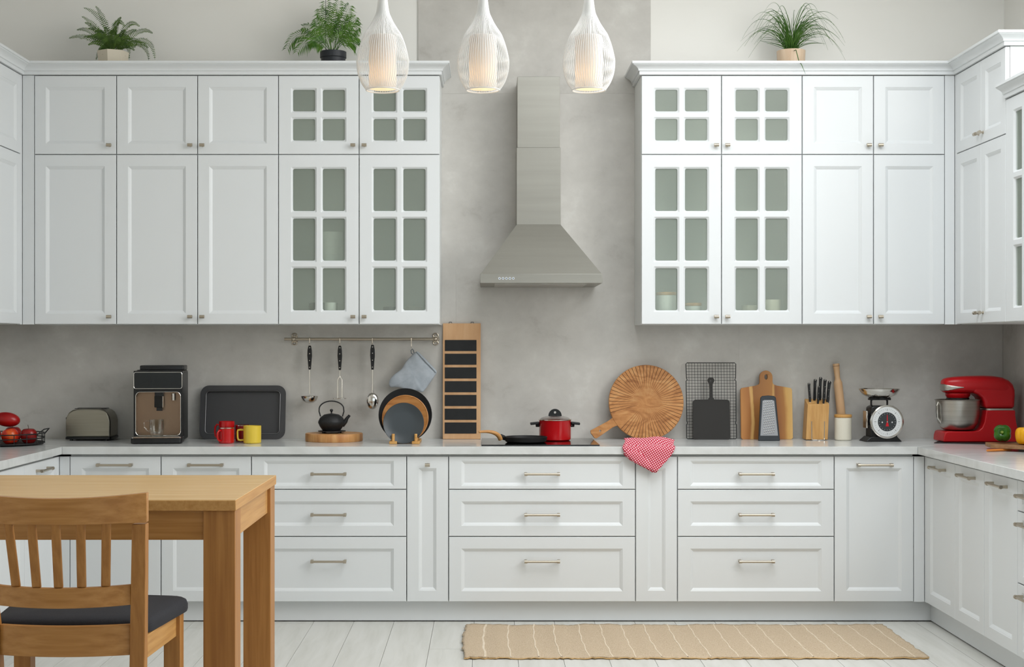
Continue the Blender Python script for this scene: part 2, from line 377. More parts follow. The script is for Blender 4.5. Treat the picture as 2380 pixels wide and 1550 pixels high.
# ------------------------------------------------------------------ cabinet fronts
def rect_loops(bm, loops):
    prev = None
    for x0, x1, z0, z1, y in loops:
        v = [bm.verts.new(p) for p in ((x0, y, z0), (x1, y, z0), (x1, y, z1), (x0, y, z1))]
        if prev: 
            for k in range(4): bm.faces.new([prev[k], prev[(k+1) % 4], v[(k+1) % 4], v[k]])
        else: bm.faces.new(v)
        prev = v
    bm.faces.new(prev[::-1])
TH = .020
def panel_mesh(w, h, b=.057, bt=None, bb=None):
    bt = b if bt is None else bt; bb = b-.004 if bb is None else bb
    bm = NB(); lo = []
    def add(i, y): lo.append((i, w-i, i, h-i, y))
    add(0, TH); add(0, .0025); add(.0008, .0008); add(.0025, 0)
    for e, y in ((0, 0), (.0025, .0022), (.004, .0024), (.0135, .0085), (.0155, .0095)): lo.append((b+e, w-b-e, bb+e, h-bt-e, y))
    rect_loops(bm, lo)
    return mesh('door_panel', bm, WHITE, 25)
def glass_door(parent, w, h, rows, loc, knob, stile=None, name='door', cols=2, panew=.112, gap=.038, rgap=.038, rail=.069):
    pw = panew; st = (w-cols*pw-(cols-1)*gap)/2 if stile is None else stile
    ph = (h-2*rail-(rows-1)*rgap)/rows; holes = []
    for c in range(cols):
        for r_ in range(rows): a = st+c*(pw+gap); z = rail+r_*(ph+rgap); holes.append((a, a+pw, z, z+ph))
    bm = NB(); outer = [(0, 0), (w, 0), (w, h), (0, h)]
    H1 = [rrect(a-.0085, b-(-.0085), c-.0085, d+.0085, .004, 3) for a, b, c, d in holes]
    H2 = [rrect(a, b, c, d, .009, 3) for a, b, c, d in holes]
    def ring(l, y): return [bm.verts.new((u, y, v)) for u, v in l]
    e = .002
    fo = ring([(e, e), (w-e, e), (w-e, h-e), (e, h-e)], 0); mo = ring(outer, e); bo = ring(outer, TH)
    fh = [ring(l, 0) for l in H1]; fm = [ring(rrect(a-.0065, b+.0065, c-.0065, d+.0065, .005, 3), .0022) for a, b, c, d in holes]
    mh = [ring(l, .0085) for l in H2]; bh = [ring(l, TH) for l in H2]
    def bridge(p, q):
        for k in range(len(p)): bm.faces.new([p[k], p[(k+1) % len(p)], q[(k+1) % len(p)], q[k]])
    bridge(fo, mo); bridge(mo, bo)
    for p, p2, q, s in zip(fh, fm, mh, bh): bridge(p, p2); bridge(p2, q); bridge(q, s)
    for rim, hs, sets in ((fo, fh, None), (bo, bh, None)):
        flat = rim+[v for l in hs for v in l]
        for t in tessellate_polygon([[Vector((v.co.x, v.co.z, 0)) for v in l] for l in [rim]+hs]):
            try: bm.faces.new([flat[k] for k in t])
            except ValueError: pass
    d = obj(name, mesh('glass_door_frame', bm, WHITE, 25), parent, loc)
    for a, b, c, dd in holes:
        part('pane', box(NB(), a-.004, b+.004, .0125, .0165, c-.004, dd+.004), FROST, d)
    if knob: obj('knob', KNOB, d, knob)
    return d
# knob: stem with a short crossbar; bar handle: round bar on two flared posts
bm = NB(); cyl(bm, (0, 0, 0), (0, -.014, 0), .0045, n=12); cyl(bm, (-.012, -.02, 0), (.012, -.02, 0), .0085, n=16); cyl(bm, (0, 0, 0), (0, -.002, 0), .008, n=16)
KNOB = mesh('knob_mesh', bm, NICKEL)
HL = .172
bm = NB(); cyl(bm, (-HL/2, -.028, 0), (HL/2, -.028, 0), .0058, n=14)
for s in (-1, 1):
    box(bm, min(s*HL/2, s*(HL/2-.012)), max(s*HL/2, s*(HL/2-.012)), -.030, 0, -.005, .0075)
    cyl(bm, (s*(HL/2-.014), -.028, 0), (s*HL/2, -.028, 0), .0082, n=14)
HANDLE = mesh('handle_mesh', bm, NICKEL)

def cabinet(name, label, u0, u1, z0, z1, depth, loc, rz, fronts, group, hollow=False, shelves=()):
    """u runs along the front, local y goes into the cabinet; loc is where u=0 on the front plane at z=0"""
    M = T(*loc) @ RZ(rz); um = (u0+u1)/2
    t = thing(name, label, 'cabinet', M @ Vector((um, 0, z0)), rz, group)
    a, b = u0-um+.0006, u1-um-.0006; h = z1-z0; f = TH+.002
    bm = NB()
    if hollow:
        s = .017
        box(bm, a, a+s, f, depth, 0, h); box(bm, b-s, b, f, depth, 0, h); box(bm, a+s, b-s, f, depth, 0, s); box(bm, a+s, b-s, f, depth, h-s, h)
        box(bm, a+s, b-s, depth-.008, depth, s, h-s)
    else: box(bm, a, b, f, depth, 0, h)
    part('body', bm, BODYW, t)
    for sz in shelves:
        part('glass_shelf', box(NB(), a+.018, b-.018, f+.02, depth-.009, sz-z0-.003, sz-z0+.003), SHELFG, t)
    for fr in fronts:
        k, c0, c1, e0, e1 = fr[:5]; opt = fr[5] if len(fr) > 5 else {}
        wd, hh = c1-c0, e1-e0; l = (c0-um, 0, e0-z0)
        kn = opt.get('knob')
        if k == 'glass':
            glass_door(t, wd, hh, opt['rows'], l, kn, **opt.get('g', {}))
        else:
            d = obj('drawer' if k == 'drawer' else 'door', panel_mesh(wd, hh, opt.get('b', .057), opt.get('bt'), opt.get('bb')), t, l)
            if kn: obj('knob', KNOB, d, kn)
            if 'handle' in opt: obj('handle', HANDLE, d, opt['handle'])
    return t
def knob_at(c0, e0, kx, kz): return (kx-c0, 0, kz-e0)
g = .0021                                     # half a gap between fronts
# wall cabinets on the back wall -------------------------------------------------
UG_T, UG_M = 'top row of wall cabinets', 'main row of wall cabinets'
kzt, kzm = pz(338, UY), pz(736, UY); kzt2, kzm2 = pz(340, UY), pz(737, UY)
def uppers(cols, kx, top_label, main_label, kinds, rowsT=2, rowsM=3, shelves=()):
    for (zl, zh, lab, grp, kz, rows) in ((UM, UT, top_label, UG_T, kzt, rowsT), (UB, UM, main_label, UG_M, kzm, rowsM)):
        fr = []
        for (c0, c1), k in zip(cols, kx):
            a, b = ux(c0)+g, ux(c1)-g
            op = {'knob': knob_at(a, zl+g, ux(k), kz)}
            if kinds == 'glass': op['rows'] = rows
            fr.append((kinds, a, b, zl+g, zh-g, op))
        cabinet('wall_cabinet', lab, ux(cols[0][0]), ux(cols[-1][1]), zl, zh, WALLY-.009-UY if zl == UB else WALLY-.009-UY, (0, UY, 0), 0, fr, grp, kinds == 'glass', shelves if zl == UB else ())
DP = 'white wall cabinet'
uppers([(79.5, 270.5)], [255], 'small white wall cabinet with one solid door in the top row under the fern',
       'tall white wall cabinet with one solid door above the toaster and coffee machine', 'door')
uppers([(270.5, 459), (459, 647)], [443, 471], 'small white wall cabinet with two solid doors in the top row between fern and palm',
       'tall white wall cabinet with two solid doors above the dark baking tray', 'door')
uppers([(647, 834.5), (834.5, 1022)], [821, 847], 'small glazed wall cabinet in the top row under the potted palm',
       'tall glazed wall cabinet above the utensil rail, white cups inside', 'glass', shelves=(pz(491, .3), pz(609, .32)))
uppers([(1490.5, 1677), (1677, 1864.5)], [1664, 1690], 'small glazed wall cabinet in the top row under the grassy plant',
       'tall glazed wall cabinet above the round wooden board, canisters inside', 'glass', shelves=(pz(491, .3), pz(609, .32)))
uppers([(1864.5, 2030.5), (2030.5, 2196)], [2018, 2045], 'small white wall cabinet with two solid doors in the top row beside the right corner',
       'tall white wall cabinet with two solid doors above the knife block and scale', 'door')
# filler strips in the corners
for a, b, lab in ((LUX+.001, ux(79), 'narrow white filler strip in the corner beside the single-door wall cabinet'), (ux(2196.5), RUX-.001, 'narrow white filler strip in the corner beside the two-door wall cabinets')):
    bm = box(NB(), a, b, UY+.002, UY+.02, UB, UT); q = RUX+.002 if a > 0 else LUX-.02
    box(bm, q, q+.018, UY-.027, UY+.02, UB, UT)
    tag(part('filler_strip', bm, WHITE, None, bevel=.001), lab, 'filler', 'corner filler strips of the wall cabinets')
# side wall cabinets: right run (front faces -x)
def side_cab(side, name, label, Y0, Y1, z0, z1, depth, fx, fronts, group, **kw):
    """Y0 > Y1: from the corner towards the camera; fronts in metres along the front from Y0"""
    if side > 0:
        return cabinet(name, label, 0, Y0-Y1, z0, z1, depth, (fx, Y0, 0), -90, fronts, group, **kw)
    n = Y0-Y1                     # mirrored: local u grows towards +y
    return cabinet(name, label, 0, n, z0, z1, depth, (fx, Y1, 0), 90, [(f[0], n-f[2], n-f[1])+tuple(f[3:]) for f in fronts], group, **kw)
y0 = UY-.03; y1 = -.458; ym = -.134
for zl, zh, lab, grp, kz in ((UM, UT, 'small white two-door wall cabinet on the right wall, at the top of the corner', UG_T, UM+.05), (UB, UM, 'tall white two-door wall cabinet on the right wall above the red mixer', UG_M, UB+.05)):
    d1, d2 = y0-ym, y0-y1
    side_cab(1, 'wall_cabinet', lab, y0, y1, zl, zh, XR-RUX-.001, RUX, [
        ('door', g, d1-g, zl+g, zh-g, {'knob': (d1-g-g-.028, 0, kz-zl-g)}), ('door', d1+g, d2-g, zl+g, zh-g, {'knob': (.028, 0, kz-zl-g)})], grp)
GZ = pz(231, -.46)
d = .42
side_cab(1, 'wall_cabinet', 'lower white glazed wall cabinet on the right wall with its own crown', -.46, -.46-2*d, UB, GZ, XR-RUX-.001, RUX, [
    ('glass', i*d+g, (i+1)*d-g, UB+g, GZ-g, {'rows': 3, 'knob': ((d-.03 if i == 0 else .025), 0, .045), 'g': {'panew': .088, 'gap': .05, 'stile': .1}}) for i in range(2)], 'glazed side cabinet', hollow=True)
# left run (front faces +x)
for zl, zh, lab, grp in ((UM, UT, 'small white wall cabinet on the left wall in the top row', UG_T), (UB, UM, 'tall white wall cabinet on the left wall above the fruit basket', UG_M)):
    side_cab(-1, 'wall_cabinet', lab, UY-.03, UY-.03-.9, zl, zh, LUX-XL-.001, LUX, [
        ('door', g, .45-g, zl+g, zh-g, {'knob': (.03, 0, .045)}), ('door', .45+g, .9-g, zl+g, zh-g, {'knob': (.39, 0, .045)})], grp)

# crown mouldings ----------------------------------------------------------------
CR = [(-.03, 0), (.010, 0), (.010, .017), (.016, .019), (.016, .024), (.020, .031), (.028, .038), (.038, .043), (.044, .046), (.044, .049), (.050, .050), (.050, .062), (-.03, .062)]
def crown(name, path, z, out):
    """path in xy; out = +1 when the outside lies to the right of travel"""
    P = [Vector(p) for p in path]; bm = NB(); secs = []
    for i, p in enumerate(P):
        ns = []
        for a, b in ((i-1, i), (i, i+1)):
            if 0 <= a and b < len(P):
                t = (P[b]-P[a]).normalized(); ns.append(Vector((t.y, -t.x))*out)
        n = ns[0] if len(ns) == 1 else (ns[0]+ns[1])/(1+ns[0].dot(ns[1]))
        secs.append([bm.verts.new((p.x+n.x*o, p.y+n.y*o, z+h)) for o, h in CR])
    for a, b in zip(secs, secs[1:]):
        for k in range(len(CR)): bm.faces.new([a[k], a[(k+1) % len(CR)], b[(k+1) % len(CR)], b[k]])
    bm.faces.new(secs[0]); bm.faces.new(secs[-1][::-1])
    o = struct(name, bm, WHITE); return o
ZCR = UT+.002
crown('trim_1', [(LUX, -.68), (LUX, UY), (ux(1022), UY), (ux(1022), WALLY-.009)], ZCR, 1)
crown('trim_2', [(ux(1490.5), WALLY-.009), (ux(1490.5), UY), (RUX, UY), (RUX, -.459), (XR, -.459)], ZCR, 1)
crown('trim_3', [(RUX, -.462), (RUX, -1.3), (XR, -1.3)], GZ+.002, 1)

# base cabinets -------------------------------------------------------------------
BB, BT = .1046, .811
bsplit = (pz(1137.5, 0), pz(1247, 0))
BG = 'base cabinets along the back wall'
def base(name, label, c0, c1, kind, grp=BG):
    a, b = bx_(c0)+g, bx_(c1)-g; w_ = b-a; fr = []
    if kind == 'drawers':
        zs = [BB, bsplit[1], bsplit[0], BT]
        hz = [pz(1303.5, 0), pz(1195.5, 0), pz(1101, 0)]
        for k in range(3):
            e0, e1 = zs[k]+g, zs[k+1]-(g if k < 2 else 0)
            fr.append(('drawer', a, b, e0, e1, {'b': .06, 'bt': .021 if k == 2 else .056, 'bb': .015 if k == 2 else .05, 'handle': (w_/2, 0, hz[k]-e0)}))
    elif kind == 'handle': fr.append(('door', a, b, BB+g, BT, {'handle': (w_/2, 0, pz(1080, 0)-BB-g)}))
    elif kind == 'knob': fr.append(('door', a, b, BB+g, BT, {'knob': (w_/2, 0, pz(1080, 0)-BB-g)}))
    cabinet(name, label, bx_(c0), bx_(c1), BB, WB-.001, WALLY-.01, (0, 0, 0), 0, fr, grp)
base('base_cabinet', 'white base cabinet with a bar-handled door under the coffee machine', 162, 374, 'handle')
base('base_cabinet', 'white base cabinet with a bar-handled door under the baking tray', 374, 584, 'handle')
base('base_cabinet', 'white three-drawer base cabinet under the teapot and utensil rail', 584, 945, 'drawers')
base('base_cabinet', 'narrow white base cabinet with a single knob under the plate stand', 945, 1042.5, 'knob')
base('base_cabinet', 'widest white three-drawer base cabinet under the black cooktop', 1042.5, 1477, 'drawers')
base('base_cabinet', 'narrow white base cabinet behind the hanging red gingham towel', 1477, 1574.5, 'knob')
base('base_cabinet', 'white three-drawer base cabinet under the cutting boards and knife block', 1574.5, 1939, 'drawers')
base('base_cabinet', 'white base cabinet with one bar-handled door under the kitchen scale', 1939, 2124, 'handle')
for a, b, lab in ((LBX+.001, bx_(161.5), 'narrow white base filler strip in the left corner'), (bx_(2124.5), RBX-.001, 'narrow white base filler strip in the right corner')):
    bm = box(NB(), a, b, .002, .02, BB, BT); q = RBX+.002 if a > 0 else LBX-.02
    box(bm, q, q+.018, -.028, .02, BB, BT)
    tag(part('filler_strip', bm, WHITE, None, bevel=.001), lab, 'filler', 'corner filler strips of the base cabinets')
SG = 'base cabinets of the side runs'
def sdoor(a, b): return ('door', a+g, b-g, BB+g, BT, {'handle': ((b-a)/2-g, 0, pz(1080, 0)-BB-g)})
rb0 = -.03; ds = [rb0-(CAMY+6.549+0), 0]
e1, e2, e3 = rb0-(-7+6.549), rb0-(-7+6.163), rb0-(-7+5.778)
side_cab(1, 'base_cabinet', 'white two-door base cabinet of the right run beside the corner', rb0, rb0-e2, BB, WB-.001, XR-RBX-.001, RBX, [sdoor(0, e1), sdoor(e1, e2)], SG)
side_cab(1, 'base_cabinet', 'white single-door base cabinet in the middle of the right run', rb0-e2-.001, rb0-e3, BB, WB-.001, XR-RBX-.001, RBX, [sdoor(0, e3-e2)], SG)
ndr = .6; zs = [BB, .40, .688, BT]
side_cab(1, 'base_cabinet', 'white drawer base cabinet at the near end of the right run', rb0-e3-.001, rb0-e3-.001-ndr, BB, WB-.001, XR-RBX-.001, RBX,
         [('drawer', g, ndr-g, zs[k]+g, zs[k+1]-(g if k < 2 else 0), {'b': .05, 'bt': .03, 'bb': .03, 'handle': (.136, 0, (zs[k+1]-zs[k])-(.05 if k < 2 else .06))}) for k in range(3)], SG)
ld = 7-.03-6.472
side_cab(-1, 'base_cabinet', 'white base cabinet of the left run beside the corner', -.03, -.03-ld, BB, WB-.001, LBX-XL-.001, LBX, [sdoor(0, ld)], SG)
side_cab(-1, 'base_cabinet', 'white base cabinet at the near end of the left run', -.031-ld, -.031-2*ld, BB, WB-.001, LBX-XL-.001, LBX, [sdoor(0, ld)], SG)

# worktops with mitred corners -----------------------------------------------------
RWX, LWX, WY = 2.0898, -2.054, -.02
def worktop(poly, label):
    tag(part('worktop', prism(NB(), poly, WB, WT, 'xy'), TOPM, None, bevel=.0015), label, 'worktop')
worktop([(LWX+.0006, WY), (RWX-.0006, WY), (XR-.009, BP-.001), (XL+.001, BP-.001)], 'long pale grey worktop along the concrete back wall')
worktop([(RWX+.0006, WY), (RWX+.0006, -1.87), (XR-.009, -1.87), (XR-.009, BP-.004)], 'pale worktop of the right run carrying the mixer')
worktop([(LWX-.0006, WY), (XL+.001, BP-.004), (XL+.001, -1.05), (LWX-.0006, -1.05)], 'pale worktop of the left run carrying the fruit basket')

# ------------------------------------------------------------------ cooker hood
HY = .10
t = thing('cooker_hood', 'stainless steel chimney cooker hood on the concrete wall', 'cooker hood', (px(1258, HY), BP-.001, pz(658, HY)))
def hx(x, Y): return px(x, Y)-t.location.x
hy = HY-t.location.y; hz0 = 0; hz1 = pz(636, HY)-pz(658, HY)
part('canopy_rim', box(NB(), hx(1116, HY), hx(1400, HY), hy, 0, 0, hz1), STEELH, t, bevel=.0015)
CYH = .33; cz = pz(522, CYH)-t.location.z; cy_ = CYH-t.location.y; ca, cb = hx(1201, CYH), hx(1303, CYH)
bm = NB(); A = [(hx(1117.5, HY), hy+.002, hz1), (hx(1398.5, HY), hy+.002, hz1), (hx(1398.5, HY), 0, hz1), (hx(1117.5, HY), 0, hz1)]
B = [(ca, cy_, cz), (cb, cy_, cz), (cb, 0, cz), (ca, 0, cz)]; va = [bm.verts.new(p) for p in A]; vb = [bm.verts.new(p) for p in B]
for k in range(4): bm.faces.new([va[k], va[(k+1) % 4], vb[(k+1) % 4], vb[k]])
bm.faces.new(va[::-1]); bm.faces.new(vb); part('canopy', bm, STEELH, t)
zs1 = pz(343, CYH)-t.location.z; zs2 = pz(178, CYH)-t.location.z
part('chimney_section', box(NB(), ca, cb, cy_, 0, cz, zs1), STEELH, t, bevel=.001)
part('chimney_section', box(NB(), ca+.0035, cb-.0035, cy_+.004, 0, zs1+.0005, zs2), STEELH, t, bevel=.001)
part('filter', box(NB(), hx(1150, HY), hx(1366, HY), hy+.05, -.03, -.003, .001), STEEL, t)
for k in range(5):
    c = hx(1161+8*k, HY); zz = pz(647, HY)-t.location.z
    b_ = part('button', cyl(NB(), (c, hy+.001, zz), (c, hy-.002, zz), .0062, n=14), CHROME, t)
    part('button_face', cyl(NB(), (c, hy-.0015, zz), (c, hy-.0028, zz), .0042, n=12), mat('button_blue_grey', (120, 128, 140), .4) if k == 0 else bpy.data.materials['button_blue_grey'], b_)

# ------------------------------------------------------------------ cooktop, pan, pot
ct = tag(part('cooktop', box(NB(), px(1119, .03), px(1394, .03), .03, .53, WT+.0005, WT+.006), BLACKG, None, bevel=.001), 'black glass induction cooktop set on the worktop', 'cooktop')
CT = WT+.0065
pX, pY, pr = px(1222, .20), .20, .108
t = thing('frying_pan', 'flat black frying pan with a curved wooden handle on the cooktop', 'pan', (pX, pY, CT))
part('pan_body', lathe(NB(), [(0, 0), (pr*.86, 0), (pr*.95, .006), (pr, .028), (pr-.003, .029), (pr*.92, .008), (pr*.84, .004), (0, .004)], 48, caps=False), BLACKM, t)
h0 = Vector((-pr-.002, -.02, .022)); h2 = Vector((px(1113, .12)-pX, -.08, pz(1004, .12)-CT))
bm = NB(); tube(bm, [(-pr+.008, -.018, .02), (-pr-.015, -.021, .03), (-pr-.026, -.026, .026)], [.011, .013, .012], 10)
box(bm, -pr-.012, -pr+.004, -.034, -.006, .024, .036)
part('handle_bracket', bm, BLACKM, t, bevel=.003)
hp = bez(Vector((-pr-.018, -.024, .017)), Vector((-pr-.035, -.05, .066)), h2, 14)
part('handle', tube(NB(), hp, [.0125, .0125, .012, .0115, .011, .0105, .010, .0095, .009, .0085, .008, .0075, .007, .0065, .0055], 12), HANDLEW, t)

oX, oY, orr = px(1290, .36), .36, .081; rimz = pz(976, .36)-CT
t = thing('cooking_pot', 'red enamel cooking pot with black handles and glass lid', 'pot', (oX, oY, CT))
part('pot_body', lathe(NB(), [(0, 0), (orr-.008, 0), (orr-.001, .005), (orr, .014), (orr, rimz-.004), (orr+.002, rimz), (orr-.002, rimz), (orr-.003, .01), (0, .006)], 56, caps=False), RED, t)
for s in (-1, 1):
    bm = NB(); M = T(s*orr, 0, rimz-.014) @ (I4 if s > 0 else RZ(180))
    prism(bm, rrect(0, .046, -.006, .006, .004), -.026, .026, 'xz', M=M @ RY(6)); cyl(bm, (-.003, 0, -.012), (.018, 0, -.012), .0095, n=14, M=M)
    hd = part('pot_handle', bm, BLACK, t, bevel=.003)
    part('rivet', ball(NB(), (.003, -.0095, -.012), .003, M, n=6), CHROME, hd)
ld_ = part('lid', lathe(NB(), [(orr+.001, rimz+.0005), (orr*.85, rimz+.012), (orr*.5, rimz+.021), (.0, rimz+.0235), (0, rimz+.0215), (orr*.85, rimz+.009), (orr-.002, rimz+.0005)], 48, caps=False), CLEAR, t)
part('lid_rim', lathe(NB(), [(orr-.003, rimz), (orr+.0035, rimz), (orr+.0035, rimz+.004), (orr-.003, rimz+.004), (orr-.003, rimz)], 48, caps=False), CHROME, ld_)
kz = rimz+.021
arc = [(.034*math.cos(R(a)), kz+.036*math.sin(R(a))) for a in range(0, 181, 12)]
part('lid_knob', prism(NB(), [(u, v) for u, v in arc], -.008, .008, 'xz', holes=[circ(0, kz+.018, .0062, 14)]), BLACK, ld_, bevel=.002)

# ------------------------------------------------------------------ things leaning on the back wall
def lean(name, label, cat, pxc, Yb, tilt, z=WT, group=None, rz=0):
    """root at the foot, local -y is the front, leaning back by tilt degrees"""
    return thing(name, label, cat, (px(pxc, Yb), Yb, z+.0006), rot=(R(-tilt), 0, R(rz)), group=group)
# menu board
t = lean('menu_board', 'tall beech wood board with seven black chalk panels', 'board', 1073, .535, 3.6)
s_ = 7.56/F; Hm = 269*s_; wm = 88*s_
part('board', box(NB(), -wm/2, wm/2, 0, .016, 0, Hm), BEECH, t, bevel=.002)
for k in range(7):
    zt = Hm-(790-751+31.9*k)*s_
    part('chalk_panel', box(NB(), -wm/2+.011, wm/2-.022, -.003, .001, zt-25.6*s_, zt), CHALK, t)
for u in (-.06, .055): part('hanger', tube(NB(), [(u-.008, .008, Hm-.001), (u-.006, .008, Hm+.007), (u+.006, .008, Hm+.007), (u+.008, .008, Hm-.001)], .0016, 6), IRON, t)
# round grooved board
Yb = .49; t = lean('round_board', 'large round wooden board with carved rays and short handle', 'board', 1503, Yb, 6)
s_ = (Yb+.02+7)/F; Rr = 87*s_; cz = Rr
hang = math.atan2(-(1004-933), -(1390-1503))            # direction of the handle seen from the front
dirx, dirz = math.cos(math.atan2(-(1003-933), 1388-1503)), math.sin(math.atan2(-(1003-933), 1388-1503))
th = math.atan2(dirz, dirx)
bm = NB(); n = 60
ringA, ringB, ctr = [], [], None
prism(bm, circ(0, cz, Rr, 96), 0, .02, 'xz')
part('board', bm, TEAK, t, bevel=.003)
bm = NB()
for k in range(n):
    a = th+2*math.pi*(k+.5)/n; dd = abs((a-th+math.pi) % (2*math.pi)-math.pi)
    if dd < .16: continue
    r0 = .022+.02*((k*7) % 3)/3; c, s = math.cos(a), math.sin(a); w0, w1 = .0004, .0016
    if a % (2*math.pi) < 0: pass
    v = [bm.verts.new(p) for p in ((r0*c, -.0004, cz+r0*s), ((Rr-.002)*c+w1*s, -.0004, cz+(Rr-.002)*s-w1*c), ((Rr-.002)*c-w1*s, -.0004, cz+(Rr-.002)*s+w1*c),
                                   (r0*c, .002, cz+r0*s), ((Rr-.002)*c+w1*s, .002, cz+(Rr-.002)*s-w1*c), ((Rr-.002)*c-w1*s, .002, cz+(Rr-.002)*s+w1*c))]
    bm.faces.new(v[:3]); bm.faces.new(v[:2:-1]); bm.faces.new([v[0], v[1], v[4], v[3]]); bm.faces.new([v[1], v[2], v[5], v[4]]); bm.faces.new([v[2], v[0], v[3], v[5]])
part('groove', bm, GROOVE, t)
M = T(0, 0, cz) @ Matrix.Rotation(-th, 4, 'Y')
hl = 148*s_
part('handle', prism(NB(), [(Rr-.012, -.024), (Rr+.025, -.020), (hl-.006, -.026), (hl, -.012), (hl-.004, .02), (hl-.014, .026), (Rr+.02, .021), (Rr-.012, .026)], .001, .019, 'xz',
                       holes=[circ(hl-.048, .002, .005, 12)], M=M), TEAK, t, bevel=.003)
# cooling rack
Yb = .53; t = lean('cooling_rack', 'black wire cooling rack leaning on the concrete wall', 'rack', 1654, Yb, 4)
s_ = (Yb+.02+7)/F; wv, hv = 116*s_, 177*s_
op = []
for s in (-1, 1):
    pts = [(s*(wv/2-.006), 0, .002)] if s < 0 else []
outl = []
left = [(-wv/2, .006), (-wv/2, hv*.19), (-wv/2+.006, hv*.21), (-wv/2+.002, hv*.235), (-wv/2, hv*.76), (-wv/2+.006, hv*.78), (-wv/2+.002, hv*.80), (-wv/2, hv-.006), (-wv/2+.006, hv)]
right = [(-u, v) for u, v in left][::-1]
outl = [(-wv/2+.006, .002)]+left+right+[(wv/2-.006, .002)]
part('frame', tube(NB(), [(u, 0, v) for u, v in outl], .0022, 6, closed=True), BLACK, t)
bm = NB(); nx, nz = 17, 26
for k in range(1, nx): u = -wv/2+wv*k/nx; tube(bm, [(u, .001, .004), (u, .001, hv-.001)], .0009, 4)
for k in range(1, nz): v = hv*k/nz; tube(bm, [(-wv/2+.003, -.0005, v), (wv/2-.003, -.0005, v)], .0009, 4)
part('wire_grid', bm, BLACK, t)
# black paddle board
Yb = .50; t = lean('paddle_board', 'black paddle-shaped serving board in front of the cooling rack', 'board', 1654.5, Yb, 5)
s_ = (Yb+7)/F; w2 = 43*s_; hb = 93*s_; ht = 145*s_
o_ = [(-w2+.01, 0), (w2-.01, 0), (w2-.003, .003), (w2, .01), (w2, hb-.014), (w2-.004, hb-.005), (w2-.014, hb), (.016, hb+.001), (.0085, hb+.012), (.0075, hb+.05), (.009, ht-.035), (.0165, ht-.02), (.0165, ht-.012), (.011, ht-.003), (0, ht)]
o_ = o_+[(-u, v) for u, v in o_[::-1][1:-2]]+[(-w2+.003, .003)]
part('board', prism(NB(), o_, 0, .012, 'xz', holes=[circ(0, ht-.017, .003, 12)]), mat('slate_black', (44, 42, 40), .7), t, bevel=.002)
# acacia board
Yb = .515; t = lean('cutting_board', 'striped acacia cutting board with rounded handle and slot', 'board', 1783, Yb, 5)
s_ = (Yb+.02+7)/F; w2 = 60*s_; hb = 120*s_; ht = 160*s_; hw = 15*s_
o_ = [(-w2+.008, 0), (w2-.008, 0), (w2, .008), (w2, hb-.012), (w2-.006, hb-.002), (hw+.02, hb+.011), (hw+.004, hb+.018), (hw, hb+.028)]
o_ += [(hw*math.cos(R(a)), ht-hw+hw*math.sin(R(a))) for a in range(0, 181, 15)]
o_ += [(-hw, hb+.028), (-hw-.004, hb+.018), (-hw-.02, hb+.011), (-w2+.006, hb-.002), (-w2, hb-.012), (-w2, .008)]
slot = [(.0085*math.cos(R(a)), ht-.034+.014*math.sin(R(a))) for a in range(0, 360, 24)]
part('board', prism(NB(), o_, 0, .018, 'xz', holes=[slot]), ACACIA, t, bevel=.003)
# grater
Yb = .40; t = lean('grater', 'flat metal grater with dark frame in front of the acacia board', 'grater', 1788, Yb, 7)
s_ = (Yb+7)/F; gh = 106*s_
part('frame', prism(NB(), [(-25*s_, 0), (25*s_, 0), (25*s_, .004), (18*s_, gh-.012), (14*s_, gh-.003), (0, gh), (-14*s_, gh-.003), (-18*s_, gh-.012), (-25*s_, .004)], 0, .014, 'xz'), mat('grater_frame', (38, 44, 50), .45), t, bevel=.003)
GM = mat('grater_steel', (150, 152, 155), .5, .5)
z0, z1 = 12*s_, gh-11*s_
pl = part('grating_plate', prism(NB(), [(-20.5*s_, z0), (20.5*s_, z0), (13.5*s_, z1-.004), (9*s_, z1), (-9*s_, z1), (-13.5*s_, z1-.004)], -.0012, .002, 'xz'), GM, t)
hb_, hk = NB(), NB()
for r_ in range(14):
    v = z0+.012+r_*(z1-z0-.022)/13
    hwid = (20*(1-(v-z0)/(z1-z0))+13.5*((v-z0)/(z1-z0)))*s_-.006
    for c in range(6):
        u = (c-2.5)*.0098+(.0015 if r_ % 2 else -.0015)
        if abs(u) > hwid: continue
        v2 = v+(c-2.5)*.0016
        ball(hb_, (u, -.0012, v2+.0016), .0022, n=4, sy=.8); cyl(hk, (u, -.0015, v2-.0012), (u, -.0008, v2-.0012), .0018, n=8)
part('tooth', hb_, CHROME, pl)['kind'] = 'stuff'
part('hole', hk, BLACKM, pl)['kind'] = 'stuff'
# baking tray
Yb = .515; t = lean('baking_tray', 'dark grey non-stick baking tray leaning on the wall', 'tray', 562.5, Yb, 9)
s_ = (Yb+.02+7)/F; w2 = 99.5*s_; hb = 126*s_
bm = NB(); loops = [(0, .006, .05), (0, .0, .05), (.027, .0, .03), (.030, .004, .028), (.036, .02, .024)]
rings = []
for ins, y, r_ in [(0, .003, .045), (0, 0, .045), (.026, 0, .024), (.028, .003, .022), (.033, .02, .018)]:
    rings.append([bm.verts.new((u, y, v)) for u, v in rrect(-w2+ins, w2-ins, ins, hb-ins, r_, 6)])
back = [[bm.verts.new((v.co.x*1.0, v.co.y+.003, v.co.z)) for v in rr] for rr in rings[2:]]
for a, b in zip(rings, rings[1:]):
    for k in range(len(a)): bm.faces.new([a[k], a[(k+1) % len(a)], b[(k+1) % len(a)], b[k]])
bm.faces.new(rings[-1])
bk = [rings[0]]+back
for a, b in zip(bk, bk[1:]):
    for k in range(len(a)): bm.faces.new([a[k], b[k], b[(k+1) % len(a)], a[(k+1) % len(a)]])
bm.faces.new(back[-1][::-1])
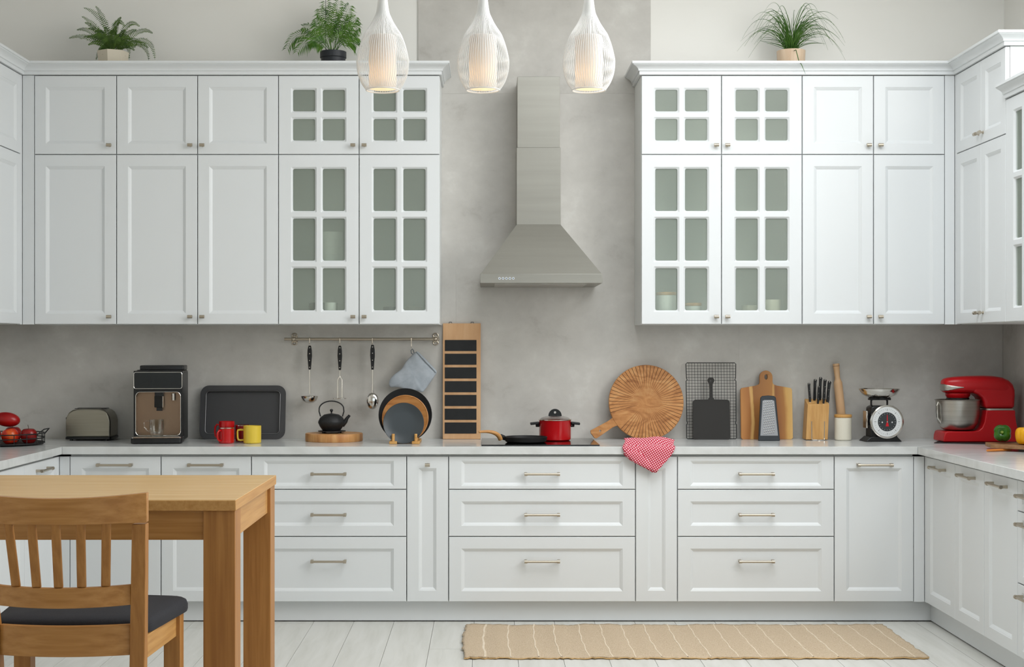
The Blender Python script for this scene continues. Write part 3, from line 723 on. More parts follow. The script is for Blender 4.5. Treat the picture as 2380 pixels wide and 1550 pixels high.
part('tray', bm, TRAYM, t, smooth=50)
rim = [(u, -.0005, v) for u, v in rrect(-w2+.0295, w2-.0295, .0295, hb-.0295, .02, 6)]
part('rolled_edge', tube(NB(), rim, .0016, 6, closed=True), mat('worn_edge', (120, 120, 120), .35, .6), t)

# ------------------------------------------------------------------ plates on a wooden stand
Yp = .27; t = thing('plate_stand', 'small wooden plate stand with upright pegs', 'stand', (px(940, Yp), Yp, WT+.0005))
for xx in (914, 966.5):
    u = px(xx, .17)-t.location.x
    b_ = part('side_bar', box(NB(), u-.019, u+.019, -.12, .12, 0, .014), BAMBOO, t, bevel=.002)
    for yy in (-.105, -.03, .045, .10): part('peg', cyl(NB(), (u, yy, .012), (u, yy+.004, .05), .0075, n=12), BAMBOO, b_)
part('cross_bar', box(NB(), px(914, .17)-t.location.x+.02, px(966.5, .17)-t.location.x-.02, .105, .118, .001, .011), BAMBOO, t)
def plate(name, label, xc, yc, rpx, Y, m, prof, tilt):
    r_ = ps(rpx, Y)
    o = part(name, lathe(NB(), [(a*r_, b) for a, b in prof], 64, RX(90-tilt) , caps=False), m, None, (px(xc, Y), Y, pz(yc, Y)))
    return tag(o, label, 'plate')
dish = [(0, .004), (.55, .004), (.7, .006), (.93, .017), (1, .022), (.985, .024), (.9, .019), (.68, .010), (.5, .0085), (0, .0085)]
flat = [(0, 0), (.97, 0), (1, .004), (1, .011), (.97, .013), (.9, .009), (0, .008)]
plate('plate', 'small dark grey plate at the front of the plate stand', 938.5, 984, 47.5, .205, GREYP, dish, 8)
plate('plate', 'brown wooden plate standing between two dark plates', 942, 972, 54, .275, PLATEW, flat, 8)
plate('plate', 'largest black plate at the back of the plate stand', 942.5, 965, 62, .345, BLACKM, dish, 8)

# ------------------------------------------------------------------ log slice, trivet and teapot
Yt = .40; cxp = px(776.5, Yt); rl = ps(66.5, Yt)
t = tag(part('log_slice', None or lathe(NB(), [(0, 0), (rl*.985, 0), (rl, .004), (rl*1.0, .036), (rl*.985, .040), (0, .040)], 60, caps=False), BARK, None, (cxp, Yt, WT+.0005)), 'thick round wooden slice under the black teapot', 'board')
zt = WT+.041
t = thing('trivet', 'round black iron trivet on the wooden slice', 'trivet', (px(771.5, Yt), Yt, zt))
rt = ps(32, Yt)
part('plate', lathe(NB(), [(rt*.3, .008), (rt, .008), (rt, .012), (rt*.3, .012), (rt*.3, .008)], 40, caps=False), IRON, t)
for k in range(4): a = R(45+90*k); part('foot', cyl(NB(), (rt*.8*math.cos(a), rt*.8*math.sin(a), 0), (rt*.8*math.cos(a), rt*.8*math.sin(a), .009), .006, n=12), IRON, t)
zt += .0125; tX = px(770.5, Yt); rb_ = ps(31, Yt); zb = pz(965, Yt)-zt
t = thing('teapot', 'black cast iron teapot with arched handle on a trivet', 'teapot', (tX, Yt, zt))
hb = max(zb, .06)
part('body', lathe(NB(), [(0, 0), (rb_*.66, 0), (rb_*.7, .004), (rb_*.88, hb*.28), (rb_, hb*.52), (rb_*.98, hb*.62), (rb_*.86, hb*.84), (rb_*.7, hb*.96), (rb_*.62, hb), (0, hb)], 48, caps=False), IRON, t)
ld_ = part('lid', lathe(NB(), [(rb_*.63, hb+.0005), (rb_*.55, hb+.004), (.012, hb+.009), (0, hb+.009)], 40), IRON, t)
part('lid_knob', lathe(NB(), [(.005, hb+.008), (.0035, hb+.016), (.0085, hb+.024), (.0075, hb+.030), (0, hb+.033)], 20), IRON, ld_)
part('spout', tube(NB(), [(rb_*.78, 0, hb*.35), (rb_*1.05, 0, hb*.6), (rb_*1.16, 0, hb*.8), (rb_*1.36, 0, hb*1.0)], [.014, .0115, .0085, .0065], 14), IRON, t)
hh = pz(932, Yt)-zt
hp = [(-rb_*.82, 0, hb*.92), (-rb_*.93, 0, hb*1.25)]+[(rb_*.93*math.cos(R(a)), 0, hh-.042+.042*math.sin(R(a))) for a in range(172, 7, -12)]+[(rb_*.93, 0, hb*1.25), (rb_*.82, 0, hb*.92)]
part('handle', tube(NB(), hp, .0033, 10), IRON, t)

# ------------------------------------------------------------------ mugs
def mug(label, xc, Y, wpx, h, m, ang, square=False, rim=None, hs=1):
    r_ = ps(wpx/2, Y)
    t = thing('mug', label, 'mug', (px(xc, Y), Y, WT+.0005), ang)
    part('cup', lathe(NB(), [(0, 0), (r_*.9, 0), (r_, .005), (r_, h), (r_-.003, h), (r_-.003, .008), (0, .007)], 44, caps=False), m, t)
    w_ = .03*hs
    if square: hp = [(r_-.002, 0, h*.76), (r_+w_*.5, 0, h*.77), (r_+w_*.95, 0, h*.74), (r_+w_*1.02, 0, h*.66), (r_+w_*.98, 0, h*.3), (r_+w_*.85, 0, h*.2), (r_+w_*.5, 0, h*.17), (r_-.002, 0, h*.19)]
    else: hp = [(r_-.002, 0, h*.82), (r_+w_*.5, 0, h*.84), (r_+w_*.92, 0, h*.72), (r_+w_, 0, h*.5), (r_+w_*.85, 0, h*.28), (r_+w_*.4, 0, h*.18), (r_-.002, 0, h*.2)]
    part('handle', tube(NB(), hp, .0048, 10), m, t)
    if rim: part('rim', lathe(NB(), [(r_-.0035, h-.001), (r_+.0008, h-.003), (r_+.0008, h+.0012), (r_-.0035, h+.0012), (r_-.0035, h-.001)], 44, caps=False), rim, t)
mug('red mug with a pale rim and its handle turned forward', 526.5, .22, 36.5, .078, REDMUG, -125, rim=CHROME, hs=.8)
mug('taller plain red mug behind the pale-rimmed red mug', 527, .335, 36, .104, REDMUG, 180, hs=.7)
mug('dark red mug with a pale rim half hidden behind the yellow mug', 565, .345, 35, .084, mat('dark_red_glaze', (120, 10, 14), .3), 60, rim=CHROME)
mug('yellow mug with a squared handle beside the red mugs', 586.5, .22, 41, .088, YELMUG, 180, True)

# ------------------------------------------------------------------ toaster
Yt = .40; t = thing('toaster', 'brushed steel toaster with black base and side lever', 'toaster', (px(204, Yt), Yt, WT+.0005))
s_ = (Yt+7)/F; w2 = 52*s_; H = 74*s_; D = .16
arch = [(-w2, .018), (w2, .018), (w2, H*.62), (w2-.005, H*.76), (w2-.016, H*.88), (w2-.034, H*.96), (w2-.06, H), (-w2+.06, H), (-w2+.034, H*.96), (-w2+.016, H*.88), (-w2+.005, H*.76), (-w2, H*.62)]
part('body', prism(NB(), arch, 0, D, 'xz'), noisy('toaster_steel', [(.3, (138, 134, 122)), (.7, (150, 146, 134))], (2, 2, 160), 3, .3, metal=1), t, bevel=.008, seg=3, smooth=50)
part('base', prism(NB(), rrect(-w2-.002, w2+.003, -.002, D+.004, .012), .007, .020, 'xy'), BLACK, t, bevel=.002)
for sx in (-1, 1):
    for yy in (.02, D-.02): part('foot', cyl(NB(), (sx*(w2-.025), yy, 0), (sx*(w2-.025), yy, .008), .009, n=14), BLACK, t)
lv = part('lever', box(NB(), -w2-.017, -w2+.002, D*.4, D*.6, H*.64, H*.72), BLACK, t, bevel=.002)
for yy in (D*.33, D*.67): part('slot', box(NB(), -w2+.035, w2-.035, yy-.011, yy+.011, H-.001, H+.0012), BLACKM, t)

# ------------------------------------------------------------------ coffee machine
Yc = .21; t = thing('coffee_machine', 'black bean-to-cup coffee machine with bronze front bay', 'coffee machine', (px(366, Yc), Yc, WT+.0005), 6.5)
s_ = (Yc+7)/F; w2 = 56*s_; H = 170*s_; D = .33
fy = .03
def zc(y): return (1031-y)*s_
bz0, bz1 = zc(1012), zc(912)           # the open bay
part('body', prism(NB(), [(-w2, .006), (w2, .006), (w2, H-.01), (w2-.01, H), (-w2+.01, H), (-w2, H-.01)], fy+.055, D, 'xz'), BLACK, t, bevel=.008, seg=3)
bay = rrect(-w2+.010, w2-.010, bz0-.004, bz1, .022, 6)
part('front_housing', prism(NB(), [(-w2, .012), (w2, .012), (w2, H-.004), (-w2, H-.004)], fy, fy+.056, 'xz', holes=[bay]), BLACK, t)
part('bay_back', box(NB(), -w2+.006, w2-.006, fy+.047, fy+.054, bz0-.008, bz1+.004), COPPER, t)
part('bay_side', box(NB(), -w2+.010, -w2+.0125, fy+.004, fy+.047, bz0, bz1-.024), COPPER, t)
part('chrome_trim', tube(NB(), [(u, fy-.001, v) for u, v in bay], .0014, 6, closed=True), CHROME, t)
pan = rrect(-w2+.002, w2-.002, zc(904), zc(866), .010, 5)
pn = part('control_panel', prism(NB(), pan, fy-.012, fy+.004, 'xz'), mat('panel_black', (24, 28, 30), .3), t, bevel=.002)
part('panel_frame', tube(NB(), [(u, fy-.011, v) for u, v in pan], .0015, 6, closed=True), CHROME, pn)
bm = prism(NB(), rrect(-w2+.02, w2-.0, fy+.08, D-.04, .01), H-.002, H+.022, 'xy'); part('bean_hopper', bm, BLACK, t, bevel=.004)
sx_ = 2*s_
part('spout_mount', box(NB(), sx_-.022, sx_+.022, fy+.002, fy+.05, bz1-.024, bz1+.004), BLACK, t, bevel=.003)
sp = part('coffee_spout', box(NB(), sx_-.022, sx_+.020, fy-.012, fy+.02, zc(948), zc(921)), BLACKG, t, bevel=.003)
part('spout_trim', box(NB(), sx_+.0185, sx_+.0215, fy-.0135, fy+.015, zc(948), zc(922)), CHROME, sp)
part('nozzle', box(NB(), sx_-.012, sx_+.016, fy-.006, fy+.014, zc(956), zc(948)+.001), BLACK, sp)
part('water_spout', cyl(NB(), (34*s_, fy+.024, zc(932)), (34*s_, fy+.024, zc(916)), .0095, n=16), CHROME, t)
dt = part('drip_tray', prism(NB(), rrect(-w2-.006, w2+.003, -.045, fy+.05, .014), .002, .030, 'xy'), BLACK, t, bevel=.004)
part('tray_trim', prism(NB(), rrect(-w2-.006, w2+.003, -.0455, fy+.05, .014), .0292, .0325, 'xy'), CHROME, dt)
part('tray_grid', prism(NB(), rrect(-w2+.004, w2-.008, -.036, fy+.044, .01), .032, .0338, 'xy'), STEEL, dt)
Mw = T(*t.location) @ RZ(6.5)
gp = Mw @ Vector((-2*s_, .005, .0343))
t = thing('glass_cup', 'clear double-walled glass cup under the coffee spout', 'cup', gp, 200)
part('cup', lathe(NB(), [(0, .0), (.022, 0), (.033, .016), (.038, .04), (.036, .085), (.033, .085), (.034, .045), (.026, .02), (0, .014)], 36, caps=False), CLEAR, t)
part('handle', tube(NB(), [(.033, 0, .077), (.05, 0, .08), (.062, 0, .07), (.06, 0, .048), (.048, 0, .03), (.034, 0, .024)], .003, 8), CLEAR, t)

# ------------------------------------------------------------------ fruit basket
Yf = .12; bX = px(14, Yf); rB = px(100, Yf)-bX
t = thing('fruit_basket', 'round black wire basket holding red fruit', 'basket', (bX, Yf, WT+.0005))
part('tray', lathe(NB(), [(0, .004), (rB-.005, .004), (rB, .008), (rB-.002, .010), (0, .007)], 56, caps=False), BLACKM, t)
for z_, rr in ((.010, rB), (.034, rB), (.056, rB)): part('hoop', tube(NB(), [(rr*math.cos(2*math.pi*k/56), rr*math.sin(2*math.pi*k/56), z_) for k in range(56)], .0028, 6, closed=True), BLACKM, t)
for k in range(18): a = 2*math.pi*k/18; part('rib', tube(NB(), [(rB*math.cos(a), rB*math.sin(a), .004), (rB*math.cos(a), rB*math.sin(a), .058)], .002, 6), BLACKM, t)
for s in (-1, 1):
    part('handle', tube(NB(), [(s*rB*.94, -.06, .05), (s*(rB+.0), -.055, .062), (s*(rB+.018), -.04, .078), (s*(rB+.018), .04, .078), (s*rB, .055, .062), (s*rB*.94, .06, .05)], .0028, 8), BLACKM, t)
def apple(name, label, x, y, z, r_, m, cat, sz=.9, stem=True, tilt=(0, 0)):
    t = thing(name, label, cat, (x, y, z), rot=(R(tilt[0]), R(tilt[1]), random.random()*6))
    prof = [(0, r_*sz*.18), (r_*.3, .002), (r_*.55, 0), (r_*.8, r_*sz*.3), (r_*.97, r_*sz*.75), (r_, r_*sz*1.15), (r_*.9, r_*sz*1.6), (r_*.62, r_*sz*1.93), (r_*.3, r_*sz*1.96), (r_*.1, r_*sz*1.8), (0, r_*sz*1.7)]
    part('flesh', lathe(NB(), prof, 32, caps=False), m, t, sub=1)
    if stem: part('stalk', tube(NB(), [(0, 0, r_*sz*1.7), (.002, 0, r_*sz*2.1), (.005, .001, r_*sz*2.45)], .0014, 6), STALK, t)
fz = WT+.0085; FG = 'fruit in the wire basket'
apple('apple', 'dark red apple with a stalk beside the basket rim', px(67, .10), .10, fz, ps(19.5, .1), APPLED, 'apple')
apple('apple', 'orange and red apple in the middle of the basket', px(27, .06), .06, fz, ps(20, .06), APPLEO, 'apple', stem=False, tilt=(12, 8))
apple('apple', 'deep red apple at the back of the basket', px(30, .2), .20, fz, ps(20, .2), APPLED, 'apple')
apple('apple', 'red apple at the far left of the basket', px(-18, .14), .14, fz, ps(20, .14), APPLEO, 'apple')
o = part('lemon', ball(NB(), (0, 0, 0), .034, RY(90), n=14, sz=1.25), LEMON, None, (px(-20, .02), .02, fz+.035)); tag(o, 'yellow lemon low at the side of the basket', 'lemon')
t = thing('mango', 'large red mango lying on top of the apples', 'mango', (px(14, .13), .13, pz(991.5, .13)), rot=(0, R(8), R(10)))
part('flesh', ball(NB(), (0, 0, .036), .036, n=16, sx=1.75, sy=1.2), MANGO, t)

# ------------------------------------------------------------------ utensil rail with hooks, utensils and oven mitt
Yr = .545; zr = pz(788, Yr)
t = thing('utensil_rail', 'brushed steel rail with scrolled brackets under the glazed cabinet', 'rail', (px(840, Yr), Yr, zr))
rx = t.location.x
part('rod', cyl(NB(), (px(661, Yr)-rx, 0, 0), (px(1020, Yr)-rx, 0, 0), .0075, n=16), NICKEL, t)
for xx in (682, 1012):
    u = px(xx, Yr)-rx; bm = NB()
    cyl(bm, (u, 0, 0), (u, BP-Yr, 0), .007, n=14); lathe(bm, [(0, 0), (.02, 0), (.018, .006), (0, .007)], 24, T(u, BP-Yr, 0) @ RX(90)); ball(bm, (u, 0, 0), .0125, n=8)
    br = part('bracket', bm, NICKEL, t)
    for s in (-1, 1): part('scroll', tube(NB(), [(u+.013*math.cos(R(a)), BP-Yr-.004, s*.019+.011*math.sin(R(a))) for a in range(0, 360, 24)], .0032, 8, closed=True), NICKEL, br)
def hook(x, zl, of):
    u = px(x, Yr); bm = NB()
    tube(bm, [(.0, .0093, -.003), (0, .0088, .006), (0, 0, .0098), (0, -.0088, .006), (0, -.0098, 0), (0, -.0095, -.016), (0, -.0095, zl), (0, -.0125, zl-.006), (0, -.0165, zl-.004), (0, -.018, zl+.002)], .0016, 6)
    tag(part('hook', bm, NICKEL, None, (u, Yr, zr)), 'thin steel hook on the rail carrying the %s' % of, 'hook', 'hooks on the utensil rail')
for xx, of in ((720, 'ladle'), (790, 'masher'), (865.5, 'serving spoon')): hook(xx, -.020, of)
hook(956, -.04, 'oven mitt')
def uz(y): return pz(y, Yr-.012)
def utensil(name, label, x, ytop, yh):
    t = thing(name, label, 'utensil', (px(x, Yr-.012), Yr-.013, uz(ytop)), group='utensils on the rail')
    l = uz(ytop)-uz(yh); W = ps(5.6, Yr)
    o_ = [(-W*.55, 0), (W*.55, 0), (W*.9, -l*.18), (W, -l*.42), (W*.7, -l*.75), (W*.5, -l), (-W*.5, -l), (-W*.7, -l*.75), (-W, -l*.42), (-W*.9, -l*.18)]
    hd = part('handle', prism(NB(), o_, -.006, .008, 'xz', holes=[circ(0, -l*.09, .0035, 12)]), BLACK, t, bevel=.003)
    part('handle_edge', prism(NB(), [(a*1.13, b*1.0+(.002 if b > -.001 else 0)) for a, b in o_], -.0012, .0022, 'xz', holes=[circ(0, -l*.09, .0038, 12)]), CHROME, hd)
    for f in (.34, .62, .9): part('rivet', cyl(NB(), (0, -.0064, -l*f), (0, -.0072, -l*f), .0026, n=10), CHROME, hd)
    return t, l
Yu = Yr-.012
t, l = utensil('ladle', 'steel soup ladle with a black riveted handle', 720, 803, 859)
part('shank', tube(NB(), [(0, .001, -l+.002), (0, .002, -l-.05), (0, .004, uz(915)-uz(803))], [.0045, .004, .0055], 8), CHROME, t)
zz = uz(937)-uz(803); rr = ps(20, Yu)
part('bowl', lathe(NB(), [(0, 0), (rr*.45, .003), (rr*.8, .014), (rr*.97, .03), (rr, .038), (rr-.002, .038), (rr*.78, .017), (0, .003)], 36, T(0, -.012, zz), caps=False, sy=.85), CHROME, t)
t, l = utensil('masher', 'steel masher with a black riveted handle', 790, 803, 860)
part('shank', tube(NB(), [(0, .001, -l+.002), (0, .002, uz(876)-uz(803))], [.003, .003], 8), CHROME, t)
zz = uz(876)-uz(803); zb = uz(925)-uz(803)
for s in (-1, 1): part('arm', tube(NB(), [(0, .002, zz+.003), (s*.010, .002, zz-.014), (s*.0115, .002, zb)], [.0045, .0055, .0055], 8), CHROME, t)
part('mashing_plate', prism(NB(), rrect(-.034, .034, -.03, .03, .012), zb-.003, zb, 'xy', holes=[rrect(-.026+.018*k, -.014+.018*k, -.02, .02, .003) for k in range(3)]), CHROME, t)
t, l = utensil('serving_spoon', 'steel serving spoon with a black riveted handle', 866, 801, 859)
part('shank', tube(NB(), [(0, .001, -l+.002), (0, .004, uz(890)-uz(801)), (0, .002, uz(917)-uz(801))], [.0045, .0035, .006], 8), CHROME, t)
zz = uz(932)-uz(801)
part('bowl', lathe(NB(), [(0, -.012), (.008, -.0112), (.0135, -.007), (.016, 0), (.0148, 0), (.0125, -.006), (0, -.0105)], 32, T(0, -.004, zz) @ Matrix.Scale(.95, 4, (1, 0, 0)) @ Matrix.Scale(2.35/2.0, 4, (0, 0, 1)) @ RX(-90), caps=False, sx=2.05, sy=2.3), CHROME, t)

def pillow(bm, outl, th, wr, seed):
    n = len(outl); cx_ = sum(p[0] for p in outl)/n; cz_ = sum(p[1] for p in outl)/n
    def wv(u, v): return wr*(math.sin(70*u+40*v+seed)+.6*math.sin(150*v-90*u+2*seed)+.4*math.sin(210*u+130*v))
    S = [1, .985, .94, .85, .7, .5, .28]; prev = None; rev = {}
    first = [bm.verts.new((u, 0, v)) for u, v in outl]
    for sgn in (-1, 1):
        prev = first
        for s in S[1:]:
            cur = []
            for u, v in outl:
                x, z = cx_+(u-cx_)*s, cz_+(v-cz_)*s; h = th*math.sqrt(max(0, 1-s**4))
                cur.append(bm.verts.new((x, sgn*(h+(wv(x, z) if sgn < 0 else 0)*(1-s)**.3), z)))
            for k in range(n): bm.faces.new([prev[k], prev[(k+1) % n], cur[(k+1) % n], cur[k]])
            prev = cur
        c = bm.verts.new((cx_, sgn*th, cz_))
        for k in range(n): bm.faces.new([prev[k], prev[(k+1) % n], c])
def dense(pts, step):
    o = []; n = len(pts)
    for k in range(n):
        a, b = Vector(pts[k]), Vector(pts[(k+1) % n]); m = max(1, int((b-a).length/step))
        for j in range(m): q = a.lerp(b, j/m); o.append((q.x, q.y))
    return o
def smoothp(pts, it=2):
    for _ in range(it):
        n = len(pts); pts = [((pts[k-1][0]+2*pts[k][0]+pts[(k+1) % n][0])/4, (pts[k-1][1]+2*pts[k][1]+pts[(k+1) % n][1])/4) for k in range(n)]
    return pts
Ym = .525; base_ = (px(956, Ym), Ym, pz(812, Ym))
t = thing('oven_mitt', 'pale grey-blue quilted oven mitt hanging from the rail', 'mitt', base_)
raw = [(450, 345), (545, 445), (640, 545), (575, 645), (500, 745), (440, 722), (400, 745), (300, 700), (245, 690), (190, 697), (175, 670), (185, 620), (225, 575), (300, 520), (340, 450), (410, 375)]
ol = [(px(860+x/4.078, Ym)-base_[0], pz(730+y/4.078, Ym)-base_[2]) for x, y in raw]
ol = smoothp(dense(ol, .006), 3)
bm = NB(); pillow(bm, ol, .014, .0016, 1.3); part('body', bm, MITT, t, smooth=60)
ca = [(px(860+x/4.078, Ym)-base_[0], -.010-.004*math.sin(math.pi*k/4), pz(730+y/4.078, Ym)-base_[2]) for k, (x, y) in enumerate([(446, 356), (490, 404), (535, 452), (582, 500), (628, 550)])]
part('cuff_binding', tube(NB(), ca, .0034, 8), MITT, t)
lp = [(px(860+x/4.078, Ym)-base_[0], 0, pz(730+y/4.078, Ym)-base_[2]) for x, y in [(418, 385), (392, 372), (388, 345), (400, 330), (412, 345), (420, 380)]]
part('loop', tube(NB(), lp, .0026, 6), mat('mitt_loop', (110, 116, 122), .9), t)

# ------------------------------------------------------------------ gingham towel over the worktop edge
rows = [(1470, 1552, .10, WT+.004), (1459, 1562, .085, WT+.012), (1452, 1566, .055, WT+.032), (1450, 1568, .03, WT+.034), (1453, 1566, .012, WT+.022), (1449, 1566, -.006, WT+.007),
        (1447, 1568, -.024, WT+.005), (1446.5, 1569, -.031, None, 1040), (1449, 1566, -.032, None, 1048), (1450, 1561, -.032, None, 1057), (1462, 1552, -.032, None, 1068), (1483, 1541, -.032, None, 1080), (1503, 1532, -.032, None, 1090), (1516, 1525, -.032, None, 1098)]
t = thing('kitchen_towel', 'red and white gingham kitchen towel hanging over the worktop edge', 'towel', (px(1508, 0), -.03, WT))
me_bm = NB(); uvl = me_bm.loops.layers.uv.new('UVMap'); nU = 26; G = []; acc = 0; lastp = None
for ri, rw in enumerate(rows):
    Y = rw[2]; z = rw[3] if rw[3] is not None else pz(rw[4], Y); line = []
    if lastp is not None: acc += math.hypot(Y-lastp[0], z-lastp[1])
    lastp = (Y, z)
    for k in range(nU+1):
        f = k/nU; X = px(rw[0]+(rw[1]-rw[0])*f, Y)
        top = ri < 7
        wob = .004*math.sin(f*9+ri*.5) if top else 0
        yo = -abs(.004*math.sin(f*7+.4))-.004*(1-abs(2*f-1)) if not top else 0
        zt_ = z+(.010*math.sin(f*math.pi) if 1 < ri < 5 else 0)+(wob if 1 < ri < 6 else 0)
        line.append((me_bm.verts.new((X-t.location.x, Y+yo-t.location.y, zt_-t.location.z)), (X, acc)))
    G.append(line)
ca_, sa_ = math.cos(R(32)), math.sin(R(32))
for a, b in zip(G, G[1:]):
    for k in range(nU):
        q = [a[k], a[k+1], b[k+1], b[k]]; f = me_bm.faces.new([p[0] for p in q])
        for lo_, p in zip(f.loops, q): lo_[uvl].uv = (p[1][0]*ca_-p[1][1]*sa_, p[1][0]*sa_+p[1][1]*ca_)
o = part('cloth', me_bm, GING, t, smooth=70); s = o.modifiers.new('thick', 'SOLIDIFY'); s.thickness = .004; s.offset = -1
fb = NB(); uvl = fb.loops.layers.uv.new('UVMap'); G2 = []                     # folded layer seen under the front one
for (xa, xb, yy) in ((1452, 1480, 1046), (1453, 1496, 1058), (1470, 1508, 1072), (1493, 1516, 1084), (1513, 1521, 1095)):
    G2.append([(fb.verts.new((px(xa+(xb-xa)*k/4, -.04)-t.location.x, -.0395-.003*(k == 2)-t.location.y, pz(yy, -.04)-t.location.z)), (px(xa+(xb-xa)*k/4, 0), pz(yy, 0))) for k in range(5)])
for a, b in zip(G2, G2[1:]):
    for k in range(4):
        q = [a[k], a[k+1], b[k+1], b[k]]; f = fb.faces.new([p[0] for p in q])
        for lo_, p in zip(f.loops, q): lo_[uvl].uv = (p[1][0]*math.cos(.95)-p[1][1]*math.sin(.95), p[1][0]*math.sin(.95)+p[1][1]*math.cos(.95))
o = part('folded_corner', fb, GING, t, smooth=70); s = o.modifiers.new('thick', 'SOLIDIFY'); s.thickness = .003

# ------------------------------------------------------------------ knife block and knives
Yk = .45; t = thing('knife_block', 'tapered light wood knife block on a bent steel wire stand', 'knife block', (px(1899, Yk), Yk, WT+.0005))
s_ = (Yk+7)/F
bm = NB(); A = [(-25.5*s_, 0), (25.5*s_, 0), (25.5*s_, .085), (-25.5*s_, .085)]
lo_ = [bm.verts.new((-26*s_, .0, .003)), bm.verts.new((25*s_, .0, .003)), bm.verts.new((25*s_, .085, .003)), bm.verts.new((-26*s_, .085, .003))]
hi = [bm.verts.new((-21.5*s_, -.002, 83*s_)), bm.verts.new((28.5*s_, -.002, 83*s_)), bm.verts.new((28.5*s_, .075, 95*s_)), bm.verts.new((-21.5*s_, .075, 95*s_))]
for k in range(4): bm.faces.new([lo_[k], lo_[(k+1) % 4], hi[(k+1) % 4], hi[k]])
bm.faces.new(lo_[::-1]); bm.faces.new(hi); part('block', bm, KNIFEBLK, t, bevel=.002)
part('wire_stand', tube(NB(), [(-13*s_, -.003, 44*s_), (-12.5*s_, -.003, .01), (-12*s_, -.007, .003), (-10*s_, -.009, .0025), (14*s_, -.009, .0025), (16*s_, -.007, .003), (16.5*s_, -.003, .01), (17*s_, -.003, 44*s_)], .0024, 8), CHROME, t)
KH = []
def kn_mesh(l, w_):
    bm = NB(); o_ = [(-w_*.45, 0), (w_*.45, 0), (w_*.62, l*.15), (w_*.48, l*.45), (w_*.55, l*.8), (w_*.75, l*.95), (w_*.3, l), (-w_*.35, l), (-w_*.5, l*.9), (-w_*.45, l*.5)]
    return prism(bm, o_, -.007, .007, 'xz')
for (x, yb, yt, Y, lean_, wd, lab) in ((1882.5, 934, 890, Yk+.03, -4, .011, 'black knife handle at the outer end of the block, the shortest'), (1892.5, 931, 881, Yk+.055, 2, .013, 'black knife handle with silver cap in the back row of the block'),
        (1905, 931, 876, Yk+.06, 2, .013, 'tallest black knife handle in the block'), (1900.5, 939, 897, Yk+.012, 4, .009, 'slim black knife handle in the front row near the block centre'),
        (1914.5, 931, 881, Yk+.06, 3, .013, 'black knife handle in the back row beside the tallest one'), (1913.5, 938, 897, Yk+.012, 5, .009, 'slim black knife handle in the front row beside the steel handle'),
        (1923, 936, 885, Yk+.035, 5, .014, 'thick black sharpening handle at the end nearest the rolling pin')):
    l = ps(yb-yt, Y); zb_ = pz(yb, Y)
    k = thing('knife', lab, 'knife', (px(x, Y), Y, zb_), rot=(0, R(lean_), 0), group='knives in the block')
    hd = part('handle', kn_mesh(l, wd), BLACK, k, bevel=.0025)
    part('bolster', box(NB(), -wd*.42, wd*.42, -.005, .005, -.003, .004), CHROME, k, bevel=.001)
    part('blade', box(NB(), -wd*.4, wd*.4, -.0009, .0009, -.03, -.002), CHROME, k)
    part('end_cap', box(NB(), -wd*.2, wd*.2, -.0074, .0074, l*.93, l*.985), CHROME, hd, bevel=.0015)
    for f in (.3, .6): part('rivet', cyl(NB(), (0, -.0070, l*f), (0, -.0074, l*f), .0011, n=8), CHROME, hd)

# ------------------------------------------------------------------ rolling pin and canister
Yp = .548; p0 = Vector((px(1961, Yp), Yp, WT+.0012)); p1 = Vector((px(1943, Yp+.014), Yp+.014, pz(845, Yp+.014)))
ax = (p1-p0); Lp = ax.length; rot = ax.to_track_quat('Z', 'Y').to_euler()
t = thing('rolling_pin', 'pale wooden rolling pin standing behind the cream canister', 'rolling pin', p0, rot=rot)
rp = .0225
part('barrel', lathe(NB(), [(.0, .0785), (.0165, .0785), (rp-.001, .088), (rp, .095), (rp, Lp-.106), (rp-.001, Lp-.098), (.0165, Lp-.086), (0, Lp-.086)], 28, caps=False), PINWOOD, t)
for (a, b) in ((Lp-.0865, 1), (.079, -1)):
    pr = [(.0165, 0), (.0135, .012), (.0158, .060), (.0172, .074), (.0172, .079), (.0168, .086), (.013, .0865), (0, .0865)] if b > 0 else [(.0165, 0), (.0135, .012), (.0158, .055), (.0168, .068), (.013, .0775), (0, .0775)]
    part('grip', lathe(NB(), [(r_, a+b*z_) for r_, z_ in pr], 24, caps=False), PINWOOD, t)
part('ring_groove', lathe(NB(), [(.0166, Lp-.0135), (.0176, Lp-.0132), (.0176, Lp-.0118), (.0166, Lp-.0115), (.0166, Lp-.0135)], 24, caps=False), GROOVE, t)
def canister(label, X, Y, z, r_, h, m, lidm, cat='canister', group=None):
    t = thing('canister', label, cat, (X, Y, z), group=group)
    part('jar', lathe(NB(), [(0, 0), (r_*.86, 0), (r_*.97, .004), (r_, .012), (r_, h-.002), (r_-.003, h), (0, h)], 40, caps=False), m, t)
    part('lid', lathe(NB(), [(0, h+.0004), (r_*1.01, h+.0004), (r_*1.03, h+.003), (r_*1.03, h+.0125), (r_*.99, h+.015), (0, h+.015)], 40, caps=False), lidm, t)
Yc = .458; hC = pz(970, Yc)-WT
canister('cream ceramic canister with a bamboo lid in front of the rolling pin', px(1959.5, Yc), Yc, WT+.0005, ps(19.5, Yc), hC, CREAM, BAMBOO)

